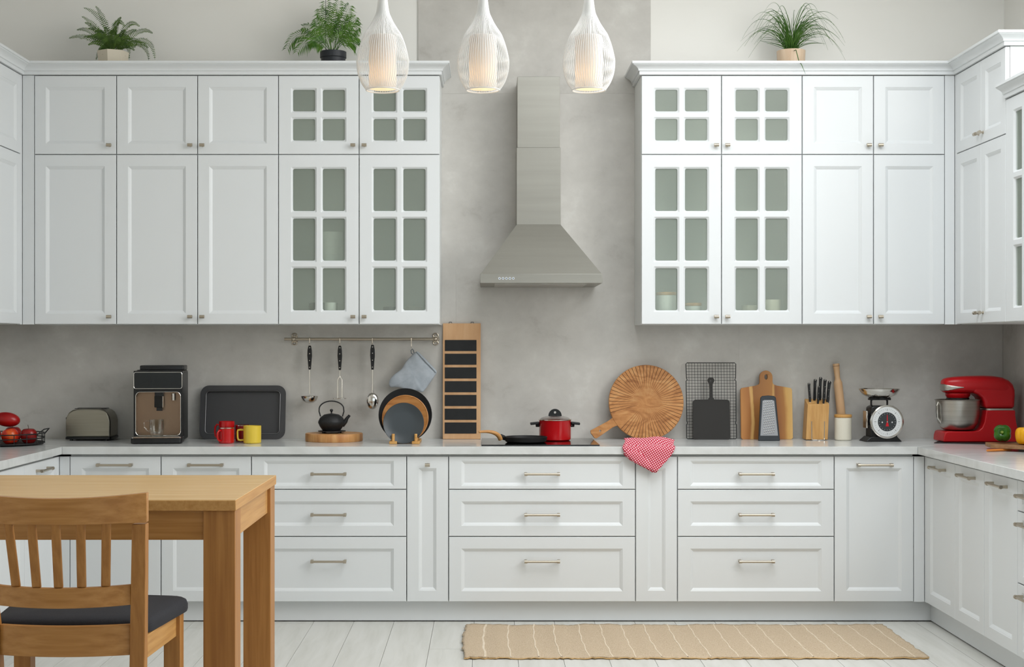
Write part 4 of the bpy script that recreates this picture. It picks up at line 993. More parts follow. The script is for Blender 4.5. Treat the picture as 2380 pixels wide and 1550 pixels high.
# ------------------------------------------------------------------ kitchen scale
Ys = .33; s_ = (Ys+7)/F; X0 = px(2056, Ys)
t = thing('kitchen_scale', 'black retro kitchen scale with round white dial and steel bowl', 'scale', (X0, Ys, WT+.0005), 4)
def sx(x): return (x-2056)*s_
def sz(y): return (1027-y)*s_
part('base', prism(NB(), [(sx(2011), 0), (sx(2098), 0), (sx(2086), sz(1015)), (sx(2036), sz(1015)), (sx(2024), sz(1016))], 0, .11, 'xz'), BLACK, t, bevel=.003)
part('housing', prism(NB(), [(sx(2026), sz(1018)), (sx(2090), sz(1018)), (sx(2085), sz(948)), (sx(2080), sz(944)), (sx(2034), sz(944)), (sx(2027), sz(948))], .018, .1, 'xz'), BLACK, t, bevel=.006)
part('side_plate', box(NB(), sx(2017), sx(2021), .03, .08, sz(996), sz(956)), CHROME, t, bevel=.001)
part('side_bracket', box(NB(), sx(2021)-.001, sx(2028), .045, .065, sz(990), sz(962)), BLACK, t)
dc = (sx(2061), .018, sz(980.5)); rd = 39*s_
M = T(*dc) @ RX(90)
dl = part('dial_housing', lathe(NB(), [(0, -.002), (rd*.97, -.002), (rd*.97, .016), (rd, .019), (rd, .026), (rd*.93, .027), (rd*.9, .024), (0, .024)], 48, M, caps=False), CHROME, t)
part('dial_face', lathe(NB(), [(0, .0242), (rd*.89, .0242), (rd*.89, .0250), (0, .0250)], 48, M, caps=False), DIALW, dl)
part('dial_centre', lathe(NB(), [(0, .0251), (rd*.57, .0251), (rd*.57, .0256), (0, .0256)], 40, M, caps=False), mat('dial_dark', (54, 58, 60), .5), dl)
bm = NB()
for k in range(40):
    a = 2*math.pi*k/40; big = k % 5 == 0; r0, r1 = (.66 if big else .72)*rd, .78*rd
    box(bm, -.0004-(.0005 if big else 0), .0004+(.0005 if big else 0), r0, r1, .0251, .0254, M @ Matrix.Rotation(a, 4, 'Z'))
part('tick_marks', bm, BLACKM, dl)
bm = NB()
for k in range(20): a = 2*math.pi*k/20; lathe(bm, [(0, .0256), (.0013, .0256), (.0013, .0259), (0, .0259)], 6, M @ Matrix.Rotation(a, 4, 'Z') @ T(0, rd*.49, 0), caps=False)
for u in (-1, 1): lathe(bm, [(0, .0256), (.0035, .0256), (.0035, .0259), (0, .0259)], 12, M @ T(u*rd*.3, -rd*.03, 0), caps=False)
part('inner_marks', bm, DIALW, dl)
part('pointer', prism(NB(), [(-.0012, rd*.42), (.0012, rd*.42), (.0028, 0), (.0085, -rd*.27), (-.0085, -rd*.27), (-.0028, 0)], .0262, .0272, 'xy', M=M), mat('pointer_red', (206, 20, 36), .4), dl)
part('pointer_cap', lathe(NB(), [(0, .0272), (.0035, .0272), (.003, .0285), (0, .029)], 14, M, caps=False), CHROME, dl)
for s in (-1, 1):
    u = sx(2052)+s*.042
    part('cradle_post', tube(NB(), [(u-s*.006, .055, sz(946)), (u, .055, sz(942)), (u, .055, sz(933)), (u-s*.004, .055, sz(929))], .005, 8), BLACK, t)
part('cradle_bar', box(NB(), sx(2027), sx(2078), .04, .07, sz(931), sz(926)), BLACK, t, bevel=.002)
part('cradle_prong', prism(NB(), rrect(sx(2046), sx(2056), sz(930), sz(917), .006), .006, .012, 'xz'), BLACK, t, bevel=.002)
rb_ = 47.5*s_; zb_ = sz(927)
part('weighing_bowl', lathe(NB(), [(0, zb_+.0005), (rb_*.5, zb_+.003), (rb_*.82, zb_+.018), (rb_*.97, zb_+.042), (rb_, zb_+.049), (rb_-.002, zb_+.0495), (rb_*.95, zb_+.044), (rb_*.79, zb_+.020), (rb_*.48, zb_+.005), (0, zb_+.0025)], 48, T(sx(2052), .055, 0), caps=False), CHROME, t)

# ------------------------------------------------------------------ stand mixer on its mat
Yx = .33; s_ = (Yx+7)/F; X0 = px(2262, Yx)
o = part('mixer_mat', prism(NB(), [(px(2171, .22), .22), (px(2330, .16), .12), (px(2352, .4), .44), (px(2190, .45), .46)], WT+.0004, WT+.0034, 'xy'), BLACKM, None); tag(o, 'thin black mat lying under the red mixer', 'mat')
ZM = WT+.004
t = thing('stand_mixer', 'red stand mixer with a steel bowl in the worktop corner', 'mixer', (X0, Yx, ZM))
def mx(x): return (x-2262)*s_
def mz(y): return (1027.5-y)*s_
def prof(pts): return [(mx(x), mz(y)) for x, y in pts]
bp = prof([(2181, 1027), (2182, 1014), (2185, 1005), (2192, 1003), (2250, 1003), (2262, 1001), (2270, 994), (2275, 982), (2279, 957), (2279, 954.5), (2346, 954.5), (2346, 965), (2348, 980), (2352, 1000), (2354, 1027)])
part('base_column', prism(NB(), bp, -.085, .085, 'xz'), REDP, t, bevel=.024, seg=5, smooth=50)
part('silver_band', prism(NB(), rrect(mx(2279.5), mx(2346), -.083, .083, .02), mz(954.4), mz(950.6), 'xy'), STEEL, t)
np_ = prof([(2279, 950.4), (2277, 936), (2273, 926), (2263, 919), (2250, 914), (2255, 890), (2300, 882), (2332, 888), (2344, 897), (2348.5, 908), (2348.5, 922), (2347, 950.4)])
part('neck', prism(NB(), np_, -.072, .072, 'xz'), REDP, t, bevel=.016, seg=4, smooth=50)
def loft(st, n=28, ex=.62):
    bm = NB(); prev = None
    for x, yt, yb, hw in st:
        zc_, hh_ = (mz(yt)+mz(yb))/2, (mz(yt)-mz(yb))/2; q = []
        for k in range(n):
            c, s = math.cos(2*math.pi*k/n), math.sin(2*math.pi*k/n)
            q.append(bm.verts.new((mx(x), math.copysign(abs(c)**ex, c)*hw, zc_+math.copysign(abs(s)**ex, s)*hh_)))
        if prev:
            for k in range(n): bm.faces.new([prev[k], prev[(k+1) % n], q[(k+1) % n], q[k]])
        else: bm.faces.new(q[::-1])
        prev = q
    bm.faces.new(prev); return bm
part('head', loft([(2189.5, 893, 908, .02), (2191, 886, 912, .036), (2195, 882.5, 915, .047), (2205, 879.8, 916.5, .058), (2225, 877.5, 917, .068), (2250, 876, 917, .074), (2280, 875.3, 917, .076), (2305, 876, 918, .076), (2322, 878.5, 920, .075), (2336, 884, 921, .071), (2345, 892, 920, .062), (2349.5, 902, 915, .045)]), REDP, t, smooth=60)
part('nose_band', loft([(2188.8, 896, 908, .022), (2190.4, 894.5, 910.5, .038), (2195, 895, 911, .0485), (2205, 896.5, 909, .0595), (2218, 899, 905.5, .0665), (2230, 901, 903, .071)], ex=.3), STEEL, t, smooth=60)
pcx = mx(2226)
part('planetary_hub', lathe(NB(), [(0, mz(916)), (.062, mz(916)), (.06, mz(922)), (.052, mz(927)), (0, mz(927))], 40, T(pcx, 0, 0), caps=False), REDP, t)
part('splash_ring', lathe(NB(), [(0, mz(926.6)), (.056, mz(926.6)), (.056, mz(930)), (0, mz(930))], 40, T(pcx, 0, 0), caps=False), BLACK, t)
rb_ = 51.5*s_; zb_ = mz(1002.6); zt_ = mz(931)
bw = part('bowl', lathe(NB(), [(0, zb_), (rb_*.55, zb_), (rb_*.74, zb_+.012), (rb_*.88, zb_+.04), (rb_*.955, zb_+.085), (rb_*.965, zt_-.004), (rb_, zt_-.002), (rb_, zt_), (rb_*.94, zt_), (rb_*.93, zb_+.085), (rb_*.7, zb_+.014), (0, zb_+.004)], 56, T(pcx, -.0, 0), caps=False), STEEL, t)
part('bowl_handle', tube(NB(), [(pcx-rb_*.93, -.02, zt_-.012), (pcx-rb_*1.02, -.03, zt_-.03), (pcx-rb_*1.0, -.03, zt_-.09), (pcx-rb_*.8, -.025, zt_-.118)], .005, 8), CHROME, bw)

# ------------------------------------------------------------------ chopping board with peppers, carrot
o = part('chopping_board', prism(NB(), [(2.375, -.14), (2.345, -.30), (2.62, -.52), (2.70, -.22)], WT+.0125, WT+.0305, 'xy'), WALNUT, None, bevel=.002); tag(o, 'dark wooden chopping board with bell peppers on the right run', 'board')
def pepper(label, X, Y, r_, h, m, rot):
    t = thing('bell_pepper', label, 'pepper', (X, Y, WT+.0310), rot=rot, group='bell peppers on the chopping board')
    bm = NB(); n = 40; rings = []
    prof_ = [(.02, h*.07), (.45, 0), (.75, h*.05), (.92, h*.2), (1, h*.5), (1.0, h*.72), (.88, h*.9), (.6, h*.99), (.3, h*.96), (.05, h*.9)]
    for r0, z_ in prof_: rings.append([bm.verts.new((r_*r0*(.86+.16*abs(math.sin(2*2*math.pi*k/n))**.7)*math.cos(2*math.pi*k/n), r_*r0*(.86+.16*abs(math.sin(2*2*math.pi*k/n))**.7)*math.sin(2*math.pi*k/n), z_)) for k in range(n)])
    for a, b in zip(rings, rings[1:]):
        for k in range(n): bm.faces.new([a[k], a[(k+1) % n], b[(k+1) % n], b[k]])
    bm.faces.new(rings[0][::-1]); bm.faces.new(rings[-1])
    part('flesh', bm, m, t, sub=1)
    part('stalk', tube(NB(), [(0, 0, h*.88), (.001, 0, h*1.0), (.003, 0, h*1.1)], [.009, .005, .006], 10), STEMG, t)
pepper('green bell pepper lying on the chopping board', px(2342, -.25), -.195, .042, .085, PEPG, (R(80), 0, R(-25)))
bpy.data.objects['bell_pepper'].location.z = WT+.0310+.0395
pepper('yellow bell pepper at the front of the chopping board', px(2384, -.33), -.33, .046, .082, PEPY, (0, 0, .5))
pepper('red bell pepper behind the yellow one on the chopping board', 2.655, -.26, .04, .08, PEPR, (0, 0, .2))
t = thing('carrot', 'orange carrot poking out from under the chopping board', 'carrot', (px(2302, -.36), -.36, WT+.0065), rot=(0, 0, R(24)))
part('root', tube(NB(), [(-.022, 0, 0), (-.019, 0, 0), (.02, 0, 0), (.07, 0, 0), (.12, 0, 0)], [.003, .005, .006, .006, .006], 14), CARROT, t)

# ------------------------------------------------------------------ crockery inside the glazed cabinets
FB = UB+.0177
def bowl(name, label, cat, xc, Y, z, rpx, h, m, k=.7, group=None):
    r_ = ps(rpx, Y)
    o = part(name, lathe(NB(), [(0, 0), (r_*k, 0), (r_*.95, h*.45), (r_, h), (r_-.003, h), (r_*.9, h*.45), (r_*(k-.05), .004), (0, .004)], 32, caps=False), m, None, (px(xc, Y), Y, z)); return tag(o, label, cat, group)
sh = pz(609, .32)+.0035
for k in range(4): bowl('cup', 'white cup in the stack on the glass shelf, %s' % ('lowest', 'second up', 'third up', 'topmost')[k], 'cup', 771, .40, sh+.0385*k, 26, .038, PORC, .97, 'stacked white cups')
bowl('bowl', 'grey bowl with a pale side below the stacked cups', 'bowl', 752, .47, FB, 34, .098, GREYP, .9)
bowl('cup', 'pale cup standing in front of the grey bowl', 'cup', 768, .312, FB, 14, .094, PORC, .9)
bowl('bowl', 'small dark bowl behind glass above the oven mitt', 'bowl', 908, .40, FB, 18, .075, GREYP, .85)
bowl('bowl', 'small pale bowl behind glass beside the small dark bowl', 'bowl', 962, .40, FB, 22, .075, mat('taupe_glaze', (150, 146, 138), .4), .85)
canister('tall white canister with wooden lid inside the glazed cabinet', px(1548, .36), .36, FB, ps(23, .36), pz(686, .36)-FB, PORC, BAMBOO)
canister('short white canister with wooden lid inside the glazed cabinet', px(1611, .36), .36, FB, ps(19, .36), pz(711, .36)-FB, PORC, BAMBOO)
bowl('bowl', 'cream bowl at the back of the right glazed cabinet', 'bowl', 1744, .485, FB, 19, .085, CREAM, .9)
bowl('cup', 'cream cup beside the cream bowl in the glazed cabinet', 'cup', 1794, .36, FB, 20, .11, CREAM, .9)

# ------------------------------------------------------------------ plants on the cabinets
PYD = .43; PT = UT+.0005
def pot(label_plant, name, xc, wpx, ytop, m, kind, cat='plant'):
    t = thing(name, label_plant, cat, (px(xc, PYD), PYD, PT))
    r_ = ps(wpx/2, PYD); h = pz(ytop, PYD)-PT
    if kind == 'hex': part('pot', lathe(NB(), [(0, 0), (r_*.78, 0), (r_, h*.97), (r_, h), (r_*.9, h), (r_*.85, h*.85), (0, h*.85)], 7, RZ(8), caps=False), m, t, smooth=0)
    elif kind == 'bowl': part('pot', lathe(NB(), [(0, 0), (r_*.86, 0), (r_*.93, h*.7), (r_*.93, h*.78), (r_, h*.8), (r_, h), (r_*.92, h), (r_*.9, h*.85), (0, h*.85)], 40, caps=False), m, t)
    else: part('pot', lathe(NB(), [(0, 0), (r_*.9, 0), (r_, h), (r_*.93, h), (r_*.9, h*.85), (0, h*.85)], 36, caps=False), m, t)
    part('soil', lathe(NB(), [(0, h*.84), (r_*.88, h*.84), (r_*.86, h*.9), (0, h*.93)], 24, caps=False), SOIL, t)
    return t, r_, h
def clampy(p): return Vector((p.x, min(max(p.y, -.19), .145), max(p.z, .004)))
def leaf(bm, p, d, n_, l, w_):
    d = d.normalized(); s = d.cross(n_).normalized(); m_ = p+d*l*.45
    e = p+d*l; b = [bm.verts.new(q) for q in (p, m_+s*w_, e, m_-s*w_)]; bm.faces.new(b)
# fern
t, r_, h = pot('fern with drooping toothed fronds in a faceted cream pot', 'potted_fern', 262, 74, 121, POTC, 'hex')
ends = [(160, 89, 205, 70), (178, 70, 215, 55), (190, 38, 232, 60), (197, 52, 225, 60), (222, 14, 248, 45), (194, 18, 248, 30), (205, 66, 240, 62), (282, 40, 262, 55), (290, 62, 265, 20), (325, 62, 290, 30), (355, 78, 325, 50), (360, 138, 352, 55), (346, 140, 340, 70), (300, 138, 300, 62), (223, 139, 240, 90),
        (318, 70, 290, 70), (270, 62, 262, 70), (245, 62, 250, 80), (330, 100, 300, 75), (205, 105, 232, 85), (312, 118, 295, 90), (228, 118, 245, 95), (290, 100, 280, 85), (240, 85, 255, 95), (345, 112, 320, 80)]
rnd = random.Random(3)
for k in range(16): a = rnd.uniform(-1, 1); ends.append((262+a*70, 118-rnd.uniform(5, 62)*(1-.4*abs(a)), 262+a*30, 95-rnd.uniform(10, 35)))
for (ex, ey, cx_, cy2) in ends:
    dep = rnd.uniform(-.15, .12); yb = PYD
    p0 = Vector((rnd.uniform(-.02, .02), rnd.uniform(-.02, .02), h*.9))
    def loc(x, y, dd): return Vector((px(x, PYD+dd)-t.location.x, dd, pz(y, PYD+dd)-PT))
    pts = [clampy(q) for q in bez(p0, loc(cx_, cy2, dep*.6), loc(ex, ey, dep), 30)]
    bm = NB(); tube(bm, pts[::2], .0009, 4)
    for k in range(5, 30):
        tg = (pts[k+1 if k < 30 else k]-pts[k-1]).normalized(); up = Vector((0, -1, .35)); sd = tg.cross(up).normalized()
        L_ = .021*math.sin(math.pi*min(1, (k-2)/29)**.75)+.004
        for s in (-1, 1): leaf(bm, pts[k], sd*s+tg*.25+Vector((0, 0, -.15)), up, L_*rnd.uniform(.8, 1.1)*.85, .0024)
    part('frond', bm, GREENL, t, smooth=0)
# palm
t, r_, h = pot('small palm with feathered leaves in a dark round pot', 'potted_palm', 774.5, 61, 121, POTB, 'bowl')
ends = [(668, 110, 700, 38), (692, 118, 735, 55), (735, 45, 752, 70), (757, 6, 760, 60), (788, 4, 772, 50), (812, 14, 790, 50), (826, 40, 800, 60), (833, 62, 800, 70), (832, 86, 800, 78), (828, 104, 805, 80), (745, 22, 762, 60), (772, 14, 770, 60), (800, 34, 785, 70), (705, 62, 745, 62), (815, 60, 790, 80), (790, 60, 780, 90), (750, 60, 765, 90), (725, 100, 748, 84)]
for (ex, ey, cx_, cy2) in ends:
    dep = rnd.uniform(-.16, .1); p0 = Vector((rnd.uniform(-.018, .018), rnd.uniform(-.018, .018), h*.9))
    pts = [clampy(q) for q in bez(p0, loc(cx_, cy2, dep*.6), loc(ex, ey, dep), 26)]
    bm = NB(); tube(bm, pts[::2], [.0018-.0013*k/13 for k in range(14)], 5)
    for k in range(9, 27, 1):
        tg = (pts[min(k+1, 26)]-pts[k-1]).normalized(); up = Vector((rnd.uniform(-.3, .3), -1, .4)); sd = tg.cross(up).normalized()
        L_ = .062*math.sin(math.pi*min(1, (k-4)/25)**.8)+.014
        for s in (-1, 1):
            d_ = (sd*s+tg*.75+Vector((0, 0, -.22))).normalized(); a = pts[k]; L2 = L_*rnd.uniform(.75, 1.1)
            m_ = clampy(a+d_*L2*.55); e_ = clampy(a+d_*L2+Vector((0, 0, -L2*.28))); w_ = d_.cross(up).normalized()*.0027
            v = [bm.verts.new(q) for q in (a, m_+w_, e_, m_-w_)]; bm.faces.new(v)
    part('frond', bm, PALML, t, smooth=0)
part('support_stake', cyl(NB(), (loc(757, 0, 0).x, 0, h*.85), (loc(757, 0, 0).x, .0, loc(757, -14, 0).z), .0014, n=6), BLACK, t)
# grass-like plant
t, r_, h = pot('spiky grass-like plant with long arching leaves in a pale pot', 'potted_grass', 1838.5, 66, 119, POTW, 'cyl')
for k in range(130):
    big = k < 64; a = rnd.uniform(-1, 1)
    if big:
        a = math.copysign(.25+.75*abs(a), a); ex = 1840+a*128; ap = 118-rnd.uniform(55, 128)*(1-.35*abs(a)); ey = ap+rnd.uniform(10, 75)*(abs(a)+.2); cxx = 1840+a*rnd.uniform(40, 75); ty = 2*ap-.5*(118+ey)
        ty = max(ty, -70)
    else: ex = 1840+a*80; ey = 118-rnd.uniform(20, 100)*(1-.4*abs(a)); cxx = 1840+a*rnd.uniform(8, 30); ty = min(118, ey+rnd.uniform(-20, 25))
    dep = rnd.uniform(-.17, .12); p0 = Vector((rnd.uniform(-.02, .02), rnd.uniform(-.02, .02), h*.9))
    pts = [clampy(q) for q in bez(p0, loc(cxx, ty, dep*.5), loc(ex, min(ey, 141), dep), 14)]
    w0 = rnd.uniform(.0013, .0024) if big else rnd.uniform(.0016, .0026)
    part('blade', tube(NB(), pts, [w0*(1-.8*(q/14)**1.3) for q in range(15)], 4), GRASSL, t)
for (ex, ey, cx_, cy2) in ((1870, 168, 1840, 120), (1862, 143, 1852, 132)):
    p0 = Vector((.0, -.03, h*.95)); q = [p0, Vector((loc(1849, 130, -.1).x, -.11, h*.9)), Vector((loc(1858, 145, -.2).x, -.19, loc(1858, 143, -.19).z)), ]
    if ey > 150: q += [Vector((loc(1863, 155, -.245).x, -.245, loc(1863, 150, -.245).z)), Vector((loc(1872, 172, -.25).x, -.25, loc(1872, 172, -.25).z))]
    part('blade', tube(NB(), q, [.0022]*(len(q)-1)+[.0006], 4), GRASSL, t)

# ------------------------------------------------------------------ pendant lamps
PY = -2.3; s_ = (PY+7)/F
prof_ = [(5.5, -75), (6.5, -45), (8.5, -20), (10.5, 0), (14.5, 28), (20, 42), (27, 56), (36, 70), (44.5, 84), (54, 111), (59.5, 135), (60.5, 146), (59, 165), (54.5, 182), (47.5, 197), (38.5, 209.5)]
def smooth_prof(p):
    o = []
    for k in range(len(p)-1):
        p0, p1, p2, p3 = p[max(k-1, 0)], p[k], p[k+1], p[min(k+2, len(p)-1)]
        for j in range(3):
            t_ = j/3
            o.append(tuple(.5*((2*p1[i])+(-p0[i]+p2[i])*t_+(2*p0[i]-5*p1[i]+4*p2[i]-p3[i])*t_*t_+(-p0[i]+3*p1[i]-3*p2[i]+p3[i])*t_**3) for i in (0, 1)))
    return o+[p[-1]]
sp_ = smooth_prof(prof_)
def PZ(y): return (209.5-y)*s_
bm = NB(); NR = 64
for k in range(NR):
    a = 2*math.pi*k/NR; tube(bm, [(r_*s_*math.cos(a), r_*s_*math.sin(a), PZ(y)) for r_, y in sp_], .00098, 4)
CAGE = mesh('wire_cage', bm, LAMPW)
RING = mesh('bottom_ring', tube(NB(), [(38.5*s_*math.cos(2*math.pi*k/60), 38.5*s_*math.sin(2*math.pi*k/60), 0) for k in range(60)], .0022, 8, closed=True), LAMPW)
SHADE = mesh('inner_shade', lathe(NB(), [(32*s_, PZ(206)), (32*s_, PZ(88)), (30*s_, PZ(84)), (8*s_, PZ(82)), (8*s_, PZ(83.5)), (29*s_, PZ(86)), (30.5*s_, PZ(89)), (30.5*s_, PZ(206)), (32*s_, PZ(206))], 48, caps=False), OPAL)
COLLAR = mesh('collar', lathe(NB(), [(13*s_, PZ(26)), (18.5*s_, PZ(41)), (17*s_, PZ(41)), (6*s_, PZ(38)), (6*s_, PZ(26)), (13*s_, PZ(26))], 36, caps=False), LAMPW)
STEM = mesh('stem', cyl(NB(), (0, 0, PZ(120)), (0, 0, PZ(-75)), .008, n=14), LAMPW)
BULBM = mesh('bulb', ball(NB(), (0, 0, PZ(180)), .019, sz=1.25, n=12), BULB)
CAPM = mesh('cap', lathe(NB(), [(0, PZ(-72)), (6.5*s_, PZ(-72)), (6*s_, PZ(-92)), (0, PZ(-98))], 24, caps=False), LAMPW)
zbot = pz(209.5, PY)
for x, lab in ((889.5, 'white wire drop pendant lamp in front of the left glazed cabinet'), (1122.5, 'white wire drop pendant lamp between the other two pendants'), (1368.5, 'white wire drop pendant lamp beside the hood chimney on the right cabinet side')):
    t = thing('pendant_lamp', lab, 'lamp', (px(x, PY), PY, zbot), group='pendant lamps')
    for nm, me in (('wire_cage', CAGE), ('bottom_ring', RING), ('inner_shade', SHADE), ('collar', COLLAR), ('stem', STEM), ('cap', CAPM)): obj(nm, me, t)
    obj('bulb', BULBM, t)
    part('cord', cyl(NB(), (0, 0, PZ(-95)), (0, 0, ZC-zbot-.02), .0025, n=8), LAMPW, t)
    part('ceiling_cup', lathe(NB(), [(0, ZC-zbot-.03), (.05, ZC-zbot-.028), (.055, ZC-zbot-.0005), (0, ZC-zbot-.0005)], 32, caps=False), LAMPW, t)

# ------------------------------------------------------------------ rug
rX0, rX1, rY0, rY1 = -.095, 1.905, -.803, -.075
bm = NB(); n, m_ = 160, 24; rr = random.Random(5); G = []
jl = [rr.uniform(-.006, .006) for _ in range(m_+1)]; jf = [rr.uniform(-.007, .007) for _ in range(n+1)]; jb = [rr.uniform(-.007, .007) for _ in range(n+1)]
for j in range(m_+1):
    row = []
    for k in range(n+1):
        fx, fy = k/n, j/m_; X = rX0+(rX1-rX0)*fx+(jl[j] if k in (0, n) else 0)-.012*math.sin(math.pi*fy)*(1-fx); Y = rY0+(rY1-rY0)*fy+(jf[k]*(1-fy)**6+jb[k]*fy**6)
        row.append(bm.verts.new((X, Y, .0062+.0014*math.sin(fx*95)+.0012*math.sin(fx*47+fy*6)+.0016*math.sin(fx*21+1)*(1 if j in (0, m_) else .4))))
    G.append(row)
for a, b in zip(G, G[1:]):
    for k in range(n): bm.faces.new([a[k], a[k+1], b[k+1], b[k]])
t = thing('rug', 'flat woven beige rug with pale bands on the plank floor', 'rug', ((rX0+rX1)/2, (rY0+rY1)/2, 0))
o = part('weave', bm, RUGM, t, (-(rX0+rX1)/2, -(rY0+rY1)/2, 0), smooth=80); sm = o.modifiers.new('thick', 'SOLIDIFY'); sm.thickness = .0045; sm.offset = -1
for k in range(18):
    X = rX0+.1+k*.108+rr.uniform(-.008, .008); w_ = .009 if k else .016
    bm = NB(); pr = None; wob = rr.uniform(0, 6)
    for j in range(25):
        Y = rY0+.006+(rY1-rY0-.012)*j/24; xo = .0022*math.sin(j*.9+wob)-.012*math.sin(math.pi*j/24)*(1-(X-rX0)/2); f_ = (X-rX0)/(rX1-rX0)
        zz = .0112+.0014*math.sin((f_)*95)+.0012*math.sin(f_*47+j/4)+.0008
        q = [bm.verts.new((X+xo-w_/2, Y, zz-.003)), bm.verts.new((X+xo-w_/4, Y, zz)), bm.verts.new((X+xo+w_/4, Y, zz)), bm.verts.new((X+xo+w_/2, Y, zz-.003))]
        if pr:
            for i in range(3): bm.faces.new([pr[i], pr[i+1], q[i+1], q[i]])
        pr = q
    part('pale_band', bm, RUGB, t, (-(rX0+rX1)/2, -(rY0+rY1)/2, 0))
bm = NB()
for (yy, jit) in ((rY0+.001, jf), (rY1-.001, jb)): tube(bm, [(rX0+(rX1-rX0)*k/n, yy+jit[k], .0055+.0014*math.sin(k/n*95)) for k in range(n+1)], .003, 5)
part('edge_cord', bm, mat('rug_edge', (200, 164, 112), .95), t, (-(rX0+rX1)/2, -(rY0+rY1)/2, 0))

# ------------------------------------------------------------------ dining table
dn, df = 4.5-7, 5.367-7; tzt = pz(1162, dn); tx1 = px(548, dn); tx0 = tx1-1.5; th_ = .034
t = thing('dining_table', 'oak dining table with thick square legs', 'table', ((tx0+tx1)/2, (dn+df)/2, 0))
c = t.location
def tb(x0, x1, y0, y1, z0, z1): return box(NB(), x0-c.x, x1-c.x, y0-c.y, y1-c.y, z0, z1)
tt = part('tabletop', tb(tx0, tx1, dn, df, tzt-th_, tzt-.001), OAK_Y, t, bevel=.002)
part('lit_top_layer', tb(tx0+.001, tx1-.001, dn+.001, df-.001, tzt-.0015, tzt), OAK_T, tt)  # thin layer added to hold the lit top's lighter colour
lw = .1; ins = .004; az0, az1 = tzt-th_-.094, tzt-th_-.0003
for a in (tx0+ins, tx1-ins-lw):
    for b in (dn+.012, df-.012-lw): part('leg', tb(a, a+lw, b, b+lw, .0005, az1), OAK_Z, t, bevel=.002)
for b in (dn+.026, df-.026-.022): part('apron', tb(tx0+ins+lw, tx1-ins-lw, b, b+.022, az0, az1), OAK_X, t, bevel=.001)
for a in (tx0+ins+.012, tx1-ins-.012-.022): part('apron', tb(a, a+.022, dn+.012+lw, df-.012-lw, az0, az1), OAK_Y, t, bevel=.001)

# ------------------------------------------------------------------ dining chair seen from behind
cX, cYb = -1.168, -3.0
t = thing('dining_chair', 'oak dining chair with five back slats and a charcoal seat pad', 'chair', (cX, cYb, 0))
def strip(bm, pts, w_, th2, z_axis=True):
    """swept rectangular bar: pts (x,y,z) centre line, w_ vertical size(s), th2 thickness in y"""
    prev = None
    for i, p in enumerate(pts):
        wv_ = w_[i] if isinstance(w_, list) else w_
        q = [bm.verts.new((p[0], p[1]-th2/2, p[2]-wv_/2)), bm.verts.new((p[0], p[1]+th2/2, p[2]-wv_/2)), bm.verts.new((p[0], p[1]+th2/2, p[2]+wv_/2)), bm.verts.new((p[0], p[1]-th2/2, p[2]+wv_/2))]
        if prev:
            for k in range(4): bm.faces.new([prev[k], prev[(k+1) % 4], q[(k+1) % 4], q[k]])
        else: bm.faces.new(q[::-1])
        prev = q
    bm.faces.new(prev); return bm
def bar(bm, p0, p1, wx, wy, wx1=None):
    wx1 = wx if wx1 is None else wx1
    a = [bm.verts.new((p0[0]+sx_*wx/2, p0[1]+sy_*wy/2, p0[2])) for sx_, sy_ in ((-1, -1), (1, -1), (1, 1), (-1, 1))]
    b = [bm.verts.new((p1[0]+sx_*wx1/2, p1[1]+sy_*wy/2, p1[2])) for sx_, sy_ in ((-1, -1), (1, -1), (1, 1), (-1, 1))]
    for k in range(4): bm.faces.new([a[k], a[(k+1) % 4], b[(k+1) % 4], b[k]])
    bm.faces.new(a[::-1]); bm.faces.new(b); return bm
ztop = .862
for s in (-1, 1):
    bm = NB(); prev = None
    for X, Y, Z, wx in ((.196, 0, .0005, .042), (.200, .012, .46, .042), (.203, .006, .56, .042), (.219, -.045, ztop, .038)):
        q = [bm.verts.new((s*X+a*wx/2, Y+b*.018, Z)) for a, b in ((-1, -1), (1, -1), (1, 1), (-1, 1))]
        if prev:
            for k in range(4): bm.faces.new([prev[k], prev[(k+1) % 4], q[(k+1) % 4], q[k]])
        else: bm.faces.new(q[::-1])
        prev = q
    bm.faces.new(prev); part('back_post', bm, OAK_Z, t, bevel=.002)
def crest(f, z, bow, dip): return (f, z)
pts = []; hh = []
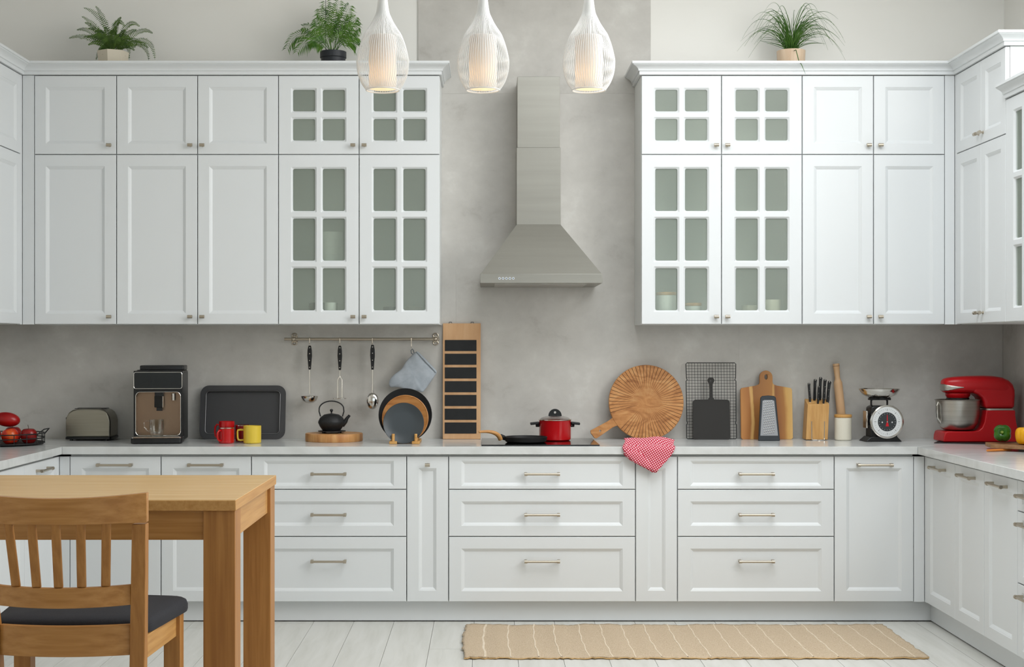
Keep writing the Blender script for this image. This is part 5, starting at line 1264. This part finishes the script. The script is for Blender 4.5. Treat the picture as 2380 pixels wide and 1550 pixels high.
for k in range(21):
    f = -1+k/10; b_ = 1-f*f
    pts.append((f*.2405, -.050-.055*b_, (.947+.868)/2-.006*b_)); hh.append(.081-.010*b_)
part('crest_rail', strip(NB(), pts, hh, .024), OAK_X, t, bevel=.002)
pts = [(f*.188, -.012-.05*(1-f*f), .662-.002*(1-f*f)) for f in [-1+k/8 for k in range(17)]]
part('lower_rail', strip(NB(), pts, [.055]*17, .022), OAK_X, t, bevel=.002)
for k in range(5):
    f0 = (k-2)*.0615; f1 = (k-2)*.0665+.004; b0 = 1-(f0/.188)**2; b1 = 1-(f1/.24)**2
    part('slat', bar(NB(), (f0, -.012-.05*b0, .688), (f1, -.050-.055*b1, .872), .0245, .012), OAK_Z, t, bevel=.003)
pts = [(f*.182, .012-.03*(1-f*f), .533) for f in [-1+k/8 for k in range(17)]]
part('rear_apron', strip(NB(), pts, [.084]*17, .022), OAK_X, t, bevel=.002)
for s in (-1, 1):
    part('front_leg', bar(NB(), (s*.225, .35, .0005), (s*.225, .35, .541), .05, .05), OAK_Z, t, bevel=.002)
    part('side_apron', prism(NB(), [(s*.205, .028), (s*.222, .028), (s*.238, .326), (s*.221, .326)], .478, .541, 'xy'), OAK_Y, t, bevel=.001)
part('front_apron', box(NB(), -.2, .2, .34, .362, .478, .541), OAK_X, t)
ol = [(-.205, .034), (.205, .034), (.222, .05), (.236, .15), (.252, .30), (.262, .385), (.258, .410), (.235, .425), (.12, .445), (0, .450), (-.12, .445), (-.235, .425), (-.258, .410), (-.262, .385), (-.252, .30), (-.236, .15), (-.222, .05)]
ol = smoothp(dense(ol, .02), 1); bm = NB(); prev = None; first = None
for s, z_ in ((.955, .5415), (.99, .543), (1, .552), (1, .566), (.985, .577), (.94, .584), (.8, .589), (.5, .592), (.2, .593)):
    q = [bm.verts.new((x*s, .24+(y-.24)*s, z_)) for x, y in ol]
    if prev:
        for k in range(len(q)): bm.faces.new([prev[k], prev[(k+1) % len(q)], q[(k+1) % len(q)], q[k]])
    else: bm.faces.new(q[::-1])
    prev = q
bm.faces.new(prev); part('seat', bm, SEATF, t, smooth=60)
